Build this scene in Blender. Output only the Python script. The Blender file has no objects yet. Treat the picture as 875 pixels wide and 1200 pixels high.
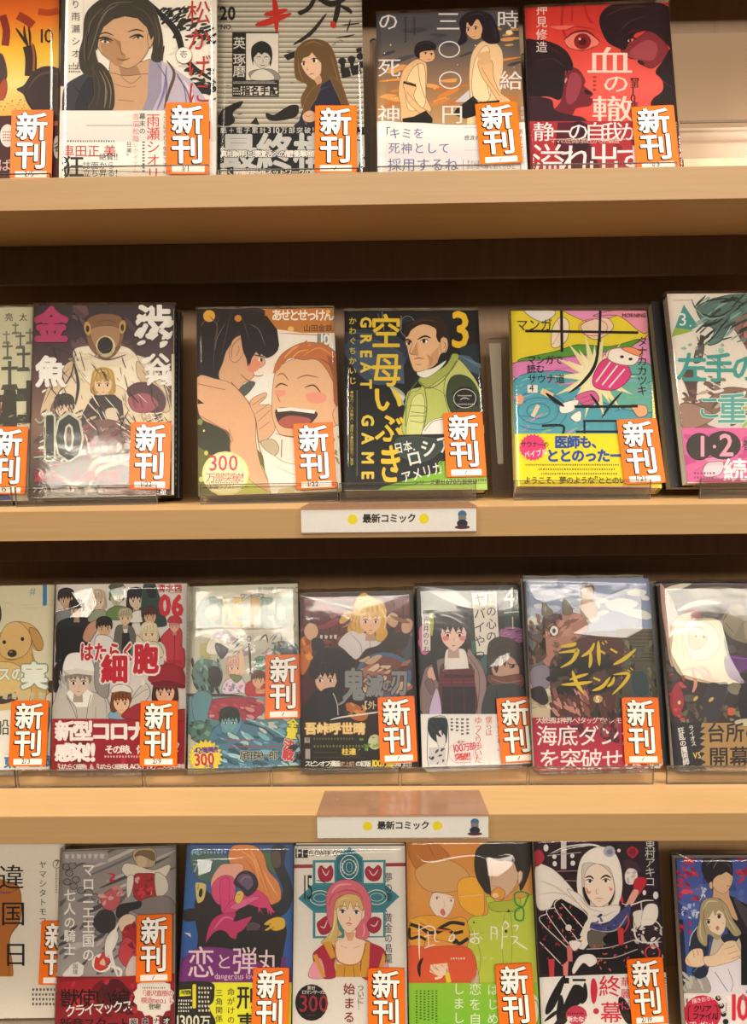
import bpy, math, random
import numpy as np
from mathutils import Vector, Matrix

S = bpy.context.scene; C = S.collection
MM = .001
random.seed(3)
# ---------------------------------------------------------------- camera
def cam_axes(yaw, pitch, roll):
    fwd = Vector((-math.sin(yaw)*math.cos(pitch), math.cos(yaw)*math.cos(pitch), -math.sin(pitch)))
    right = Vector((math.cos(yaw), math.sin(yaw), 0)); up = right.cross(fwd)
    return math.cos(roll)*right+math.sin(roll)*up, -math.sin(roll)*right+math.cos(roll)*up, fwd
cam = bpy.data.cameras.new('camera'); co = bpy.data.objects.new('camera', cam); C.objects.link(co); S.camera = co
cam.sensor_fit = 'VERTICAL'; cam.sensor_height = 36; cam.lens = 891.35/1200*36; cam.clip_start = .01
r_, u_, f_ = cam_axes(.0150, .1040, -.0125)
m = Matrix((r_, u_, -f_)).transposed().to_4x4(); m.translation = Vector((.35551, -.63135, -.20671)); co.matrix_world = m
# ---------------------------------------------------------------- world, lamps, exposure
w = bpy.data.worlds.new('world'); S.world = w; w.use_nodes = True
bg = w.node_tree.nodes['Background']; bg.inputs[0].default_value = (1, .85, .70, 1); bg.inputs[1].default_value = .07
def area(name, loc, target, sx, sy, power, col=(1, .895, .765)):
    l = bpy.data.lights.new(name, 'AREA'); l.shape = 'RECTANGLE'; l.size = sx; l.size_y = sy; l.energy = power; l.color = col
    o = bpy.data.objects.new(name, l); C.objects.link(o); o.location = loc
    o.rotation_euler = (Vector(target)-Vector(loc)).to_track_quat('-Z', 'Y').to_euler(); return o
area('ceiling_lamp', (-1.05, -.72, 1.25), (.2, 0, -.3), .5, .9, 32)
area('ceiling_lamp', (1.8, -.72, 1.25), (.5, 0, -.3), .5, .9, 32)
area('ceiling_lamp', (.9, -3.9, 1.4), (.6, 0, -.4), 4.4, .42, 118)
S.view_settings.view_transform = 'Standard'; S.view_settings.look = 'None'; S.view_settings.gamma = 1
S.view_settings.use_curve_mapping = False; S.view_settings.exposure = 0.45
# ---------------------------------------------------------------- materials
M = {}
def mat(name, col=(.5, .5, .5), rough=.5, spec=.5):
    m = bpy.data.materials.new(name); m.use_nodes = True; b = m.node_tree.nodes['Principled BSDF']
    b.inputs['Base Color'].default_value = (*col, 1); b.inputs['Roughness'].default_value = rough; b.inputs['Specular IOR Level'].default_value = spec
    M[name] = m; return m, m.node_tree, b
def nn(t, ty, **kw):
    n = t.nodes.new(ty)
    for k, v in kw.items(): setattr(n, k, v)
    return n
def wood(name, c1, c2, rough=.42, sc=(3, 60, 60), bump=.05):
    m, t, b = mat(name, c1, rough, .35)
    tc = nn(t, 'ShaderNodeTexCoord'); mp = nn(t, 'ShaderNodeMapping'); mp.inputs['Scale'].default_value = sc
    n1 = nn(t, 'ShaderNodeTexNoise'); n1.inputs['Scale'].default_value = 3; n1.inputs['Detail'].default_value = 6; n1.inputs['Distortion'].default_value = .4
    n2 = nn(t, 'ShaderNodeTexNoise'); n2.inputs['Scale'].default_value = 22; n2.inputs['Detail'].default_value = 3
    rp = nn(t, 'ShaderNodeValToRGB'); rp.color_ramp.elements[0].color = (*c2, 1); rp.color_ramp.elements[0].position = .3; rp.color_ramp.elements[1].color = (*c1, 1); rp.color_ramp.elements[1].position = .7
    mx = nn(t, 'ShaderNodeMix', data_type='FLOAT'); mx.inputs[0].default_value = .35
    L = t.links.new; L(tc.outputs['Object'], mp.inputs[0]); L(mp.outputs[0], n1.inputs[0]); L(mp.outputs[0], n2.inputs[0])
    L(n1.outputs[0], mx.inputs[2]); L(n2.outputs[0], mx.inputs[3]); L(mx.outputs[0], rp.inputs[0]); L(rp.outputs[0], b.inputs['Base Color'])
    bp = nn(t, 'ShaderNodeBump'); bp.inputs['Strength'].default_value = bump; bp.inputs['Distance'].default_value = .001
    L(mx.outputs[0], bp.inputs['Height']); L(bp.outputs[0], b.inputs['Normal'])
    return m
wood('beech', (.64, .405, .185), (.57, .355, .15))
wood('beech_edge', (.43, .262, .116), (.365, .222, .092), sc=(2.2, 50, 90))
wood('brown_board', (.33, .20, .10), (.27, .155, .075), sc=(60, 60, 2.5))
mat('shop_floor', (.035, .027, .02), .6, .3)
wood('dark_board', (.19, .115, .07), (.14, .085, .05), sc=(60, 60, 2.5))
# printed paper: colour comes from the print's own ink, under a laminate
m, t, b = mat('ink', rough=.36, spec=.3)
at = nn(t, 'ShaderNodeAttribute', attribute_name='ink'); tc = nn(t, 'ShaderNodeTexCoord')
ns = nn(t, 'ShaderNodeTexNoise'); ns.inputs['Scale'].default_value = 260; ns.inputs['Detail'].default_value = 3
mr = nn(t, 'ShaderNodeMapRange'); mr.inputs['To Min'].default_value = .88; mr.inputs['To Max'].default_value = .99
mx = nn(t, 'ShaderNodeVectorMath', operation='SCALE')
t.links.new(tc.outputs['Object'], ns.inputs[0]); t.links.new(ns.outputs[0], mr.inputs[0])
t.links.new(at.outputs['Color'], mx.inputs[0]); t.links.new(mr.outputs[0], mx.inputs['Scale']); t.links.new(mx.outputs[0], b.inputs['Base Color'])
# page edges: fine horizontal leaf lines
m, t, b = mat('pages', (.78, .70, .56), .8, .1)
tc = nn(t, 'ShaderNodeTexCoord'); mp = nn(t, 'ShaderNodeMapping'); mp.inputs['Scale'].default_value = (4, 3000, 4)
ns = nn(t, 'ShaderNodeTexNoise'); ns.inputs['Scale'].default_value = 1; rp = nn(t, 'ShaderNodeValToRGB')
rp.color_ramp.elements[0].color = (.50, .43, .33, 1); rp.color_ramp.elements[0].position = .35; rp.color_ramp.elements[1].color = (.82, .76, .64, 1); rp.color_ramp.elements[1].position = .6
for a_, b_ in ((tc.outputs['Object'], mp.inputs[0]), (mp.outputs[0], ns.inputs[0]), (ns.outputs[0], rp.inputs[0]), (rp.outputs[0], b.inputs['Base Color'])): t.links.new(a_, b_)
def clear(name, tint, rough, gloss, haze=0., hz=(.8, .78, .72)):
    m = bpy.data.materials.new(name); m.use_nodes = True; t = m.node_tree; t.nodes.clear()
    out = nn(t, 'ShaderNodeOutputMaterial'); tr = nn(t, 'ShaderNodeBsdfTransparent'); tr.inputs[0].default_value = (*tint, 1)
    gl = nn(t, 'ShaderNodeBsdfGlossy'); gl.inputs['Roughness'].default_value = rough; gl.inputs[0].default_value = (1, 1, 1, 1)
    fr = nn(t, 'ShaderNodeFresnel'); fr.inputs[0].default_value = 1.5
    mu = nn(t, 'ShaderNodeMath', operation='MULTIPLY'); mu.inputs[1].default_value = gloss; mu.use_clamp = True
    mx = nn(t, 'ShaderNodeMixShader'); df = nn(t, 'ShaderNodeBsdfDiffuse'); df.inputs[0].default_value = (*hz, 1); mh = nn(t, 'ShaderNodeMixShader'); mh.inputs[0].default_value = haze
    L = t.links.new; L(fr.outputs[0], mu.inputs[0]); L(mu.outputs[0], mx.inputs[0]); L(tr.outputs[0], mh.inputs[1]); L(df.outputs[0], mh.inputs[2]); L(mh.outputs[0], mx.inputs[1]); L(gl.outputs[0], mx.inputs[2]); L(mx.outputs[0], out.inputs[0])
    M[name] = m; return m, t, gl, fr
m, t, gl, fr = clear('film', (.985, .98, .97), .08, .6, .01)
tc = nn(t, 'ShaderNodeTexCoord'); mp = nn(t, 'ShaderNodeMapping'); mp.inputs['Scale'].default_value = (9, 9, 9)
ns = nn(t, 'ShaderNodeTexNoise'); ns.inputs['Scale'].default_value = 1.6; ns.inputs['Detail'].default_value = 2.5; ns.inputs['Distortion'].default_value = 1.2
bp = nn(t, 'ShaderNodeBump'); bp.inputs['Strength'].default_value = .35; bp.inputs['Distance'].default_value = .002
for a_, b_ in ((tc.outputs['Object'], mp.inputs[0]), (mp.outputs[0], ns.inputs[0]), (ns.outputs[0], bp.inputs['Height']), (bp.outputs[0], gl.inputs['Normal'])): t.links.new(a_, b_)
clear('crease_glint', (.97, .97, .95), .12, .6, .025)
clear('acrylic', (.93, .91, .88), .05, .55, .02)
clear('acrylic_edge', (.25, .22, .20), .15, 2.5, .25, (.30, .27, .24))
clear('pale_reflection', (.70, .68, .62), .25, 2.5, .65, (.74, .72, .64))  # pale tone of a light reflection, put into the colour
clear('holder_film', (.93, .86, .80), .15, .4, .16, (.66, .48, .38))
mat('card_white', (.85, .85, .85), .5, .3)
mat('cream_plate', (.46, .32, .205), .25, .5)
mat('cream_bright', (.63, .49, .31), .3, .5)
mat('black_cover', (.018, .016, .018), .35, .5)
mat('grey_cover', (.42, .42, .40), .45, .4)
mat('metal_pin', (.6, .58, .55), .3, .5)
# ---------------------------------------------------------------- object helpers
def tag(o, label=None, cat=None, group=None, kind=None):
    if label: o['label'] = label
    if cat: o['category'] = cat
    if group: o['group'] = group
    if kind: o['kind'] = kind
    return o
def empty(name, loc=(0, 0, 0)):
    o = bpy.data.objects.new(name, None); o.empty_display_size = .01; C.objects.link(o); o.location = loc; return o
def mesh(name, vs, fs, m, parent=None, smooth=False, bevel=0):
    me = bpy.data.meshes.new(name); me.from_pydata([tuple(c*MM for c in v) for v in vs], [], fs); me.update()
    me.materials.append(M[m] if isinstance(m, str) else m)
    if smooth: me.polygons.foreach_set('use_smooth', [True]*len(me.polygons))
    o = bpy.data.objects.new(name, me); C.objects.link(o)
    if parent: o.parent = parent
    if bevel:
        b = o.modifiers.new('bevel', 'BEVEL'); b.width = bevel*MM; b.segments = 2; b.limit_method = 'ANGLE'
    return o
BF = [(0, 3, 2, 1), (4, 5, 6, 7), (0, 1, 5, 4), (1, 2, 6, 5), (2, 3, 7, 6), (3, 0, 4, 7)]
def boxv(x0, x1, y0, y1, z0, z1): return [(x0, y0, z0), (x1, y0, z0), (x1, y1, z0), (x0, y1, z0), (x0, y0, z1), (x1, y0, z1), (x1, y1, z1), (x0, y1, z1)]
def box(name, x0, x1, y0, y1, z0, z1, m, parent=None, bevel=0): return mesh(name, boxv(x0, x1, y0, y1, z0, z1), BF, m, parent, bevel=bevel)
def extr(name, prof, x0, x1, m, parent=None, smooth=False):   # profile in (y, z), extruded along x
    n = len(prof); vs = [(x0, *p) for p in prof]+[(x1, *p) for p in prof]
    fs = [(i, (i+1) % n, n+(i+1) % n, n+i) for i in range(n)]+[tuple(range(n))[::-1], tuple(range(n, 2*n))]
    return mesh(name, vs, fs, m, parent, smooth)
# ---------------------------------------------------------------- flat print engine (cover artwork as flat printed shapes)
def hexc(s):
    if len(s) == 3: s = ''.join(c*2 for c in s)
    return tuple(int(s[i:i+2], 16)/255 for i in (0, 2, 4))
def lin(c): return tuple((v/12.92 if v <= .04045 else ((v+.055)/1.055)**2.4) for v in c)

_fc = bpy.data.curves.new('glyph_source', 'FONT'); _fc.resolution_u = 2
_fo = bpy.data.objects.new('glyph_source', _fc)
_cache = {}
def glyph(ch, off):
    k = (ch, off)
    if k not in _cache:
        _fc.body = ch; _fc.offset = off
        m = _fo.to_mesh()
        vs = [(v.co.x, v.co.y) for v in m.vertices]; fs = [tuple(p.vertices) for p in m.polygons]
        _fo.to_mesh_clear()
        adv = 1.0
        if ord(ch) < 0x2000:
            xs = [v[0] for v in vs] or [0, .3]
            adv = max(xs) + .06
        _cache[k] = (vs, fs, adv)
    return _cache[k]

def homog(src, dst):
    A = []; B = []
    for (x, y), (u, v) in zip(src, dst):
        A.append([x, y, 1, 0, 0, 0, -u*x, -u*y]); B.append(u)
        A.append([0, 0, 0, x, y, 1, -v*x, -v*y]); B.append(v)
    h = np.linalg.solve(np.array(A, float), np.array(B, float))
    return lambda x, y: ((h[0]*x+h[1]*y+h[2])/(h[6]*x+h[7]*y+1), (h[3]*x+h[4]*y+h[5])/(h[6]*x+h[7]*y+1))

def crom(p, closed, n=5):
    N = len(p); out = []
    if N < 3: return list(p)
    for i in range(N if closed else N-1):
        if closed: a, b, c, d = p[i-1], p[i], p[(i+1) % N], p[(i+2) % N]
        else: a, b, c, d = p[max(i-1, 0)], p[i], p[i+1], p[min(i+2, N-1)]
        for k in range(n):
            t = k/n
            out.append(tuple(.5*((2*b[j])+(-a[j]+c[j])*t+(2*a[j]-5*b[j]+4*c[j]-d[j])*t*t+(-a[j]+3*b[j]-3*c[j]+d[j])*t**3) for j in (0, 1)))
    if not closed: out.append(p[-1])
    return out

def clipp(poly, x0, y0, x1, y1):
    # poly of (x, y, colour); clip to the rectangle
    for ax, lim, sg in ((0, x0, 1), (0, x1, -1), (1, y0, 1), (1, y1, -1)):
        out = []
        for i in range(len(poly)):
            a, b = poly[i-1], poly[i]
            ia, ib = (a[ax]-lim)*sg >= 0, (b[ax]-lim)*sg >= 0
            if ia != ib:
                t = (lim-a[ax])/(b[ax]-a[ax])
                out.append((a[0]+(b[0]-a[0])*t, a[1]+(b[1]-a[1])*t, tuple(a[2][j]+(b[2][j]-a[2][j])*t for j in range(3))))
            if ib: out.append(b)
        poly = out
        if not poly: return poly
    return poly

class Print:
    """shapes on a w x h mm sheet, origin at the bottom left corner, later shapes on top"""
    def __init__(s, w, h, M=None):
        s.w, s.h, s.M = w, h, M or (lambda x, y: (x, y)); s.V = []; s.F = []; s.C = []; s.z = 0.0
        s.rnd = random.Random(7)
    def up(s): s.z += 2.5e-6
    def face(s, pts, cols):
        q = [(*s.M(x, y), c) for (x, y), c in zip(pts, cols)]
        q = clipp(q, 0, 0, s.w, s.h)
        if len(q) < 3: return
        b = len(s.V)
        area = sum(q[i-1][0]*q[i][1]-q[i][0]*q[i-1][1] for i in range(len(q)))
        if abs(area) < 1e-4: return
        if area < 0: q.reverse()
        for x, y, c in q: s.V.append((x/1000, -s.z, y/1000)); s.C.append(c)
        s.F.append(tuple(range(b, b+len(q))))
    def poly(s, c, pts): s.up(); c = hexc(c) if isinstance(c, str) else c; s.face(pts, [c]*len(pts))
    def grad(s, c1, c2, x0, y0, x1, y1, horiz=False, n=6):
        s.up(); c1, c2 = hexc(c1), hexc(c2)
        mix = lambda t: tuple(c1[j]+(c2[j]-c1[j])*t for j in range(3))
        for i in range(n):
            a, b = i/n, (i+1)/n
            if horiz: p = [(x0+(x1-x0)*a, y0), (x0+(x1-x0)*b, y0), (x0+(x1-x0)*b, y1), (x0+(x1-x0)*a, y1)]; cc = [mix(a), mix(b), mix(b), mix(a)]
            else: p = [(x0, y0+(y1-y0)*a), (x1, y0+(y1-y0)*a), (x1, y0+(y1-y0)*b), (x0, y0+(y1-y0)*b)]; cc = [mix(a), mix(a), mix(b), mix(b)]
            s.face(p, cc)
    def stroke(s, c, w, pts, taper=False, closed=False):
        s.up(); c = hexc(c) if isinstance(c, str) else c
        p = crom(pts, closed, 5) if len(pts) > 2 else list(pts)
        N = len(p); L = []; R = []
        for i in range(N):
            a, b = p[max(i-1, 0)], p[min(i+1, N-1)]
            dx, dy = b[0]-a[0], b[1]-a[1]; l = math.hypot(dx, dy) or 1
            k = w/2
            if taper: k *= max(.08, math.sin(math.pi*min(1, (i+.35)/(N-.3)))**.7)
            L.append((p[i][0]-dy/l*k, p[i][1]+dx/l*k)); R.append((p[i][0]+dy/l*k, p[i][1]-dx/l*k))
        for i in range(N-1): s.face([L[i], L[i+1], R[i+1], R[i]], [c]*4)
    def ell(s, c, x, y, rx, ry, rot=0, n=20):
        a = math.radians(rot); ca, sa = math.cos(a), math.sin(a)
        s.poly(c, [(x+rx*math.cos(t)*ca-ry*math.sin(t)*sa, y+rx*math.cos(t)*sa+ry*math.sin(t)*ca) for t in [2*math.pi*i/n for i in range(n)]])
    def text(s, c, x, y, size, flags, txt):
        vert = False; off = 0; outl = None; xs = 1.; rot = 0; gap = 1.; minch = False; ys = 1.
        for f in flags.split(','):
            if f == 'v': vert = True
            elif f == 'm': minch = True
            elif f[0] == 'b': off = float(f[1:])/100
            elif f[0] == 'o': a, b = f[1:].split(':'); outl = (a, float(b)/100)
            elif f[0] == 'x': xs = float(f[1:])/100
            elif f[0] == 'r': rot = math.radians(float(f[1:]))
            elif f[0] == 'k': gap = float(f[1:])/100
            elif f[0] == 'y': ys = float(f[1:])/100
        passes = []
        def ring(col, r, n): return (col, [(r*math.cos(2*math.pi*i/n), r*math.sin(2*math.pi*i/n)) for i in range(n)])
        if outl: passes.append(ring(outl[0], (outl[1]+off)*.9, 9))
        if minch: passes.append((c, [(-.006, 0), (.006, 0)]) if off < .01 else ring(c, off*.8, 5))
        elif off > .004: passes.append(ring(c, off*.8, 7 if off > .03 else 4))
        else: passes.append((c, [(0, 0)]))
        ca, sa = math.cos(rot), math.sin(rot)
        for pc, sh in passes:
            s.up(); z0 = s.z; col = hexc(pc); cx = cy = 0.
            for ch in txt.replace('_', ' '):
                if ch == ' ':
                    if vert: cy += .5*size
                    else: cx += .35*size*xs
                    continue
                vs, fs, adv = glyph(ch, 0)
                asc = ord(ch) < 0x2000
                if asc: adv *= 1.25
                for ci, (px, py) in enumerate(sh):
                    s.z = z0+ci*1.5e-6
                    P = []
                    for gx, gy in vs:
                        if asc: gx, gy = gx*1.25, gy*1.3-.06
                        ax, ay = (gx+px)*xs, (.88-gy+py)*ys
                        if vert and ch in 'ー…「」（）～【】': ax, ay = (1-ay), ax
                        ax = cx+ax*size; ay = cy+ay*size
                        P.append((x+ax*ca-ay*sa, y+ax*sa+ay*ca))
                    for f in fs: s.face([P[i] for i in f], [col]*len(f))
                if vert: cy += size*gap*ys
                else: cx += size*adv*xs*gap
            s.z = z0+len(sh)*1.5e-6
    def micro(s, c, x0, y0, x1, y1, n, vert):
        s.up(); c = hexc(c)
        for i in range(n):
            if vert:
                xc = x0+(x1-x0)*(i+.5)/n; w = abs(x1-x0)/n*.30; y = y0; e = y1-s.rnd.random()*(y1-y0)*.15
                while y < e:
                    h = w*1.5*s.rnd.uniform(.7, 1.2); s.face([(xc-w, y), (xc+w*s.rnd.uniform(.4, 1), y), (xc+w, y+h*.6), (xc-w*.6, y+h)], [c]*4); y += h+w*.9
            else:
                yc = y0+(y1-y0)*(i+.5)/n; w = abs(y1-y0)/n*.30; x = x0; e = x1-s.rnd.random()*(x1-x0)*.1
                while x < e:
                    h = w*1.5*s.rnd.uniform(.7, 1.2); s.face([(x, yc-w), (x+h, yc-w*s.rnd.uniform(.4, 1)), (x+h*.7, yc+w), (x, yc+w*.7)], [c]*4); x += h+w*.9
    def scatter(s, cols, n, x0, y0, x1, y1, r0, r1, ang=None, asp=.5):
        cols = cols.split('/')
        for i in range(n):
            c = s.rnd.choice(cols); x = s.rnd.uniform(x0, x1); y = s.rnd.uniform(y0, y1); r = s.rnd.uniform(r0, r1)
            a = s.rnd.uniform(0, 6.3) if ang is None else math.radians(ang+s.rnd.uniform(-20, 20))
            m = 7; pts = []
            for k in range(m):
                t = 2*math.pi*k/m; q = r*s.rnd.uniform(.6, 1.2)
                u, v = q*math.cos(t), q*asp*math.sin(t)
                pts.append((x+u*math.cos(a)-v*math.sin(a), y+u*math.sin(a)+v*math.cos(a)))
            s.poly(c, crom(pts, True, 2))
    def head(s, x, y, h, d, skin, hair, style='short', eye='4a3020', mouth='a05040'):
        """a plain drawn head: x, y = middle, h = height, d = turn -1..1"""
        k = h/100; P = lambda L: [(x+a*k, y+b*k) for a, b in L]
        sk = hexc(skin); sh = tuple(v*.8 for v in sk); hr = hexc(hair); hl = tuple(min(1, v*1.35+.05) for v in hr); dk = tuple(v*.5 for v in hr)
        back = {'short': [(-40, -18), (-32, -44), (0, -55), (32, -44), (40, -18), (36, 8), (0, 12), (-36, 8)],
                'bob': [(-42, -15), (-33, -44), (0, -55), (33, -44), (42, -15), (46, 30), (30, 46), (0, 30), (-30, 46), (-46, 30)],
                'long': [(-42, -15), (-33, -44), (0, -55), (33, -44), (42, -15), (46, 50), (52, 110), (20, 120), (0, 40), (-20, 120), (-52, 110), (-46, 50)],
                'cap': [(-38, -5), (-36, -30), (0, -40), (36, -30), (38, -5), (34, 20), (-34, 20)]}[style]
        s.poly(hr, crom(P(back), True, 4))
        s.poly(sh, P([(-12, 28), (12, 28), (15, 66), (-15, 66)]))
        e = 4*d
        s.poly(sk, crom(P([(-31, -22), (-32, 4), (-25+e, 28), (-8+2*e, 44), (2*e, 49), (8+2*e, 44), (25+e, 28), (32, 4), (31, -22), (0, -36)]), True, 3))
        s.poly(hr, P([(-34, 12), (-38, -20), (-28, -42), (0, -52), (28, -42), (38, -20), (35, 14), (30, -6), (24, -12), (20+e, 2), (12+e, -12), (6+e, 3), (-2+e, -13), (-9+e, 1), (-15+e, -12), (-22+e, 3), (-28, -8)]))
        s.stroke(hl, 3*k, P([(-24, -36), (-6, -42), (12, -41)]), True)
        s.stroke(hl, 2*k, P([(-30, -20), (-26, -32), (-18, -38)]), True)
        for q in range(9):
            a = -34+q*8.2
            s.stroke(dk if q % 2 else hl, 1.1*k, P([(a*.35, -50), (a*.8, -38), (a, -18+abs(a)*.3)]), True)
            if style in ('bob', 'long') and abs(a) > 24: s.stroke(dk, 1.3*k, P([(a*1.15, -10), (a*1.3, 12), (a*1.2, 38)]), True)
        for q in (-1, 1):
            ex = 15*q+1.9*e
            s.ell('fff6ee', x+ex*k, y+9*k, 7*k, 4.6*k, n=10)
            s.ell(eye, x+(ex+e*.2)*k, y+9.5*k, 3.9*k, 5.2*k, n=10)
            s.ell('15100e', x+(ex+e*.2)*k, y+10*k, 1.9*k, 2.8*k, n=8)
            s.stroke('1a1210', 2.4*k, P([(ex-8.5, 7), (ex-3, 2.6), (ex+4, 2.8), (ex+8.5, 7)]), True)
            s.stroke(dk, 1.8*k, P([(ex-8, -5), (ex, -7.5), (ex+8, -5)]), True)
        s.stroke(sh, 1.8*k, P([(2.4*e, 15), (2.9*e+1, 22), (2.2*e, 23)]), True)
        s.stroke(mouth, 2.2*k, P([(-5+2*e, 34), (2*e, 35), (5+2*e, 33.5)]), True)
        s.stroke(sh, 1.2*k, P([(-25+e, 28), (-8+2*e, 44), (2*e, 49), (8+2*e, 44), (25+e, 28)]), True)
    def run(s, src):
        pts = lambda L: [tuple(map(float, q.split(','))) for q in L]
        for ln in src.strip().splitlines():
            ln = ln.strip()
            if not ln: continue
            if ln[0] == 'T':
                _, c, p, size, fl, tx = ln.split(' ', 5); p = pts([p])[0]; s.text(c, p[0], p[1], float(size), fl, tx); continue
            t = ln.split(); k = t[0]
            if k == 'R': (a, b), (c, d) = pts(t[2:4]); s.poly(t[1], [(a, b), (c, b), (c, d), (a, d)])
            elif k == 'G': (a, b), (c, d) = pts(t[3:5]); s.grad(t[1], t[2], a, b, c, d, len(t) > 5)
            elif k == 'P': s.poly(t[1], pts(t[2:]))
            elif k == 'S':
                q = crom(pts(t[2:]), True, 4); s.poly(t[1], q); c = hexc(t[1]); lum = sum(c)/3
                s.stroke(tuple(v*(.50 if lum > .3 else 1.5)+.02 for v in c), 2.4 if lum > .3 else 1.5, q+q[:2])
            elif k == 's': s.poly(t[1], crom(pts(t[2:]), True, 4))
            elif k == 'L': s.stroke(t[1], float(t[2]), pts(t[3:]))
            elif k == 'l': s.stroke(t[1], float(t[2]), pts(t[3:]), True)
            elif k == 'O': s.stroke(t[1], float(t[2]), [(float(t[3].split(',')[0])+float(t[4].split(',')[0])*math.cos(q*math.pi/9), float(t[3].split(',')[1])+float(t[4].split(',')[1])*math.sin(q*math.pi/9)) for q in range(19)])
            elif k == 'E': (a, b), (c, d) = pts(t[2:4]); s.ell(t[1], a, b, c, d, float(t[4]) if len(t) > 4 else 0)
            elif k == 'B':   # burst star: B col x,y r0,r1 n
                (a, b), (c, d) = pts(t[2:4]); n = int(t[4])
                s.poly(t[1], [(a+(c if i % 2 else d)*math.cos(math.pi*i/n), b+(c if i % 2 else d)*math.sin(math.pi*i/n)) for i in range(2*n)])
            elif k == 'X': (a, b), (c, d) = pts(t[2:4]); s.micro(t[1], a, b, c, d, int(t[4]), t[5] == 'v')
            elif k == 'Z': (a, b), (c, d) = pts(t[3:5]); s.scatter(t[1], int(t[2]), a, b, c, d, float(t[5]), float(t[6]), float(t[7]) if len(t) > 7 else None, float(t[8]) if len(t) > 8 else .5)
            elif k == 'H': (a, b), = pts(t[1:2]); s.head(a, b, float(t[2]), float(t[3]), *t[4:])
    def build(s, name, parent, loc=(0, 0, 0), mat=None):
        me = bpy.data.meshes.new(name); me.from_pydata(s.V, [], s.F)
        at = me.color_attributes.new('ink', 'FLOAT_COLOR', 'POINT')
        flat = []
        for c in s.C: flat += [*lin(c), 1.]
        at.data.foreach_set('color', flat)
        me.materials.append(mat or M['ink']); me.update()
        o = bpy.data.objects.new(name, me); C.objects.link(o); o.parent = parent; o.location = loc
        return o
# covers rows 1-2
ART = {}
ART['b00'] = '''
G c8501a e87a1c -400,-60 245,60
G e87a1c f4c030 -400,60 245,190
G f4c030 f3e290 -400,190 245,330
G f3e290 e8b050 -400,330 245,470
L 8c2c1a 30 10,60 25,120 20,180
L a03a1a 34 70,60 105,80 130,100
L b84a1a 26 150,45 195,50 230,42
L 8a3018 20 -60,80 -110,150 -90,260
S 4a3430 -40,250 0,210 20,240 28,300 5,330 -40,320
S b04828 0,330 22,310 28,350 15,390 -20,390
L 3c2218 46 120,300 122,230 112,180
l 2c1a14 12 115,190 90,150 62,110
l 2c1a14 10 112,180 98,140 95,100
l 2c1a14 10 118,190 118,140 112,105
L a8602a 8 132,280 134,220 126,170
S 3a2a28 66,352 95,335 130,285 175,262 225,268 260,300 260,470 200,480 150,460 110,410 92,372
l 5c4440 10 110,350 150,300 200,285 240,300
l 1e1414 8 95,365 120,420 170,465
P 4c1a20 -400,470 60,455 60,480 245,500 245,760 -400,760
Z 7a6a20 26 0,390 100,440 2 4
L c87860 18 205,488 245,485
E f2e6dc 30,535 30,45
X a03028 12,515 48,560 4 h
E f2e6dc 225,580 15,45
T 2a1a18 212,560 40 b2 谷
T 3a2018 146,112 60 b1 10
T e8c8c0 -60,625 52 m ぜば、
'''
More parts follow.
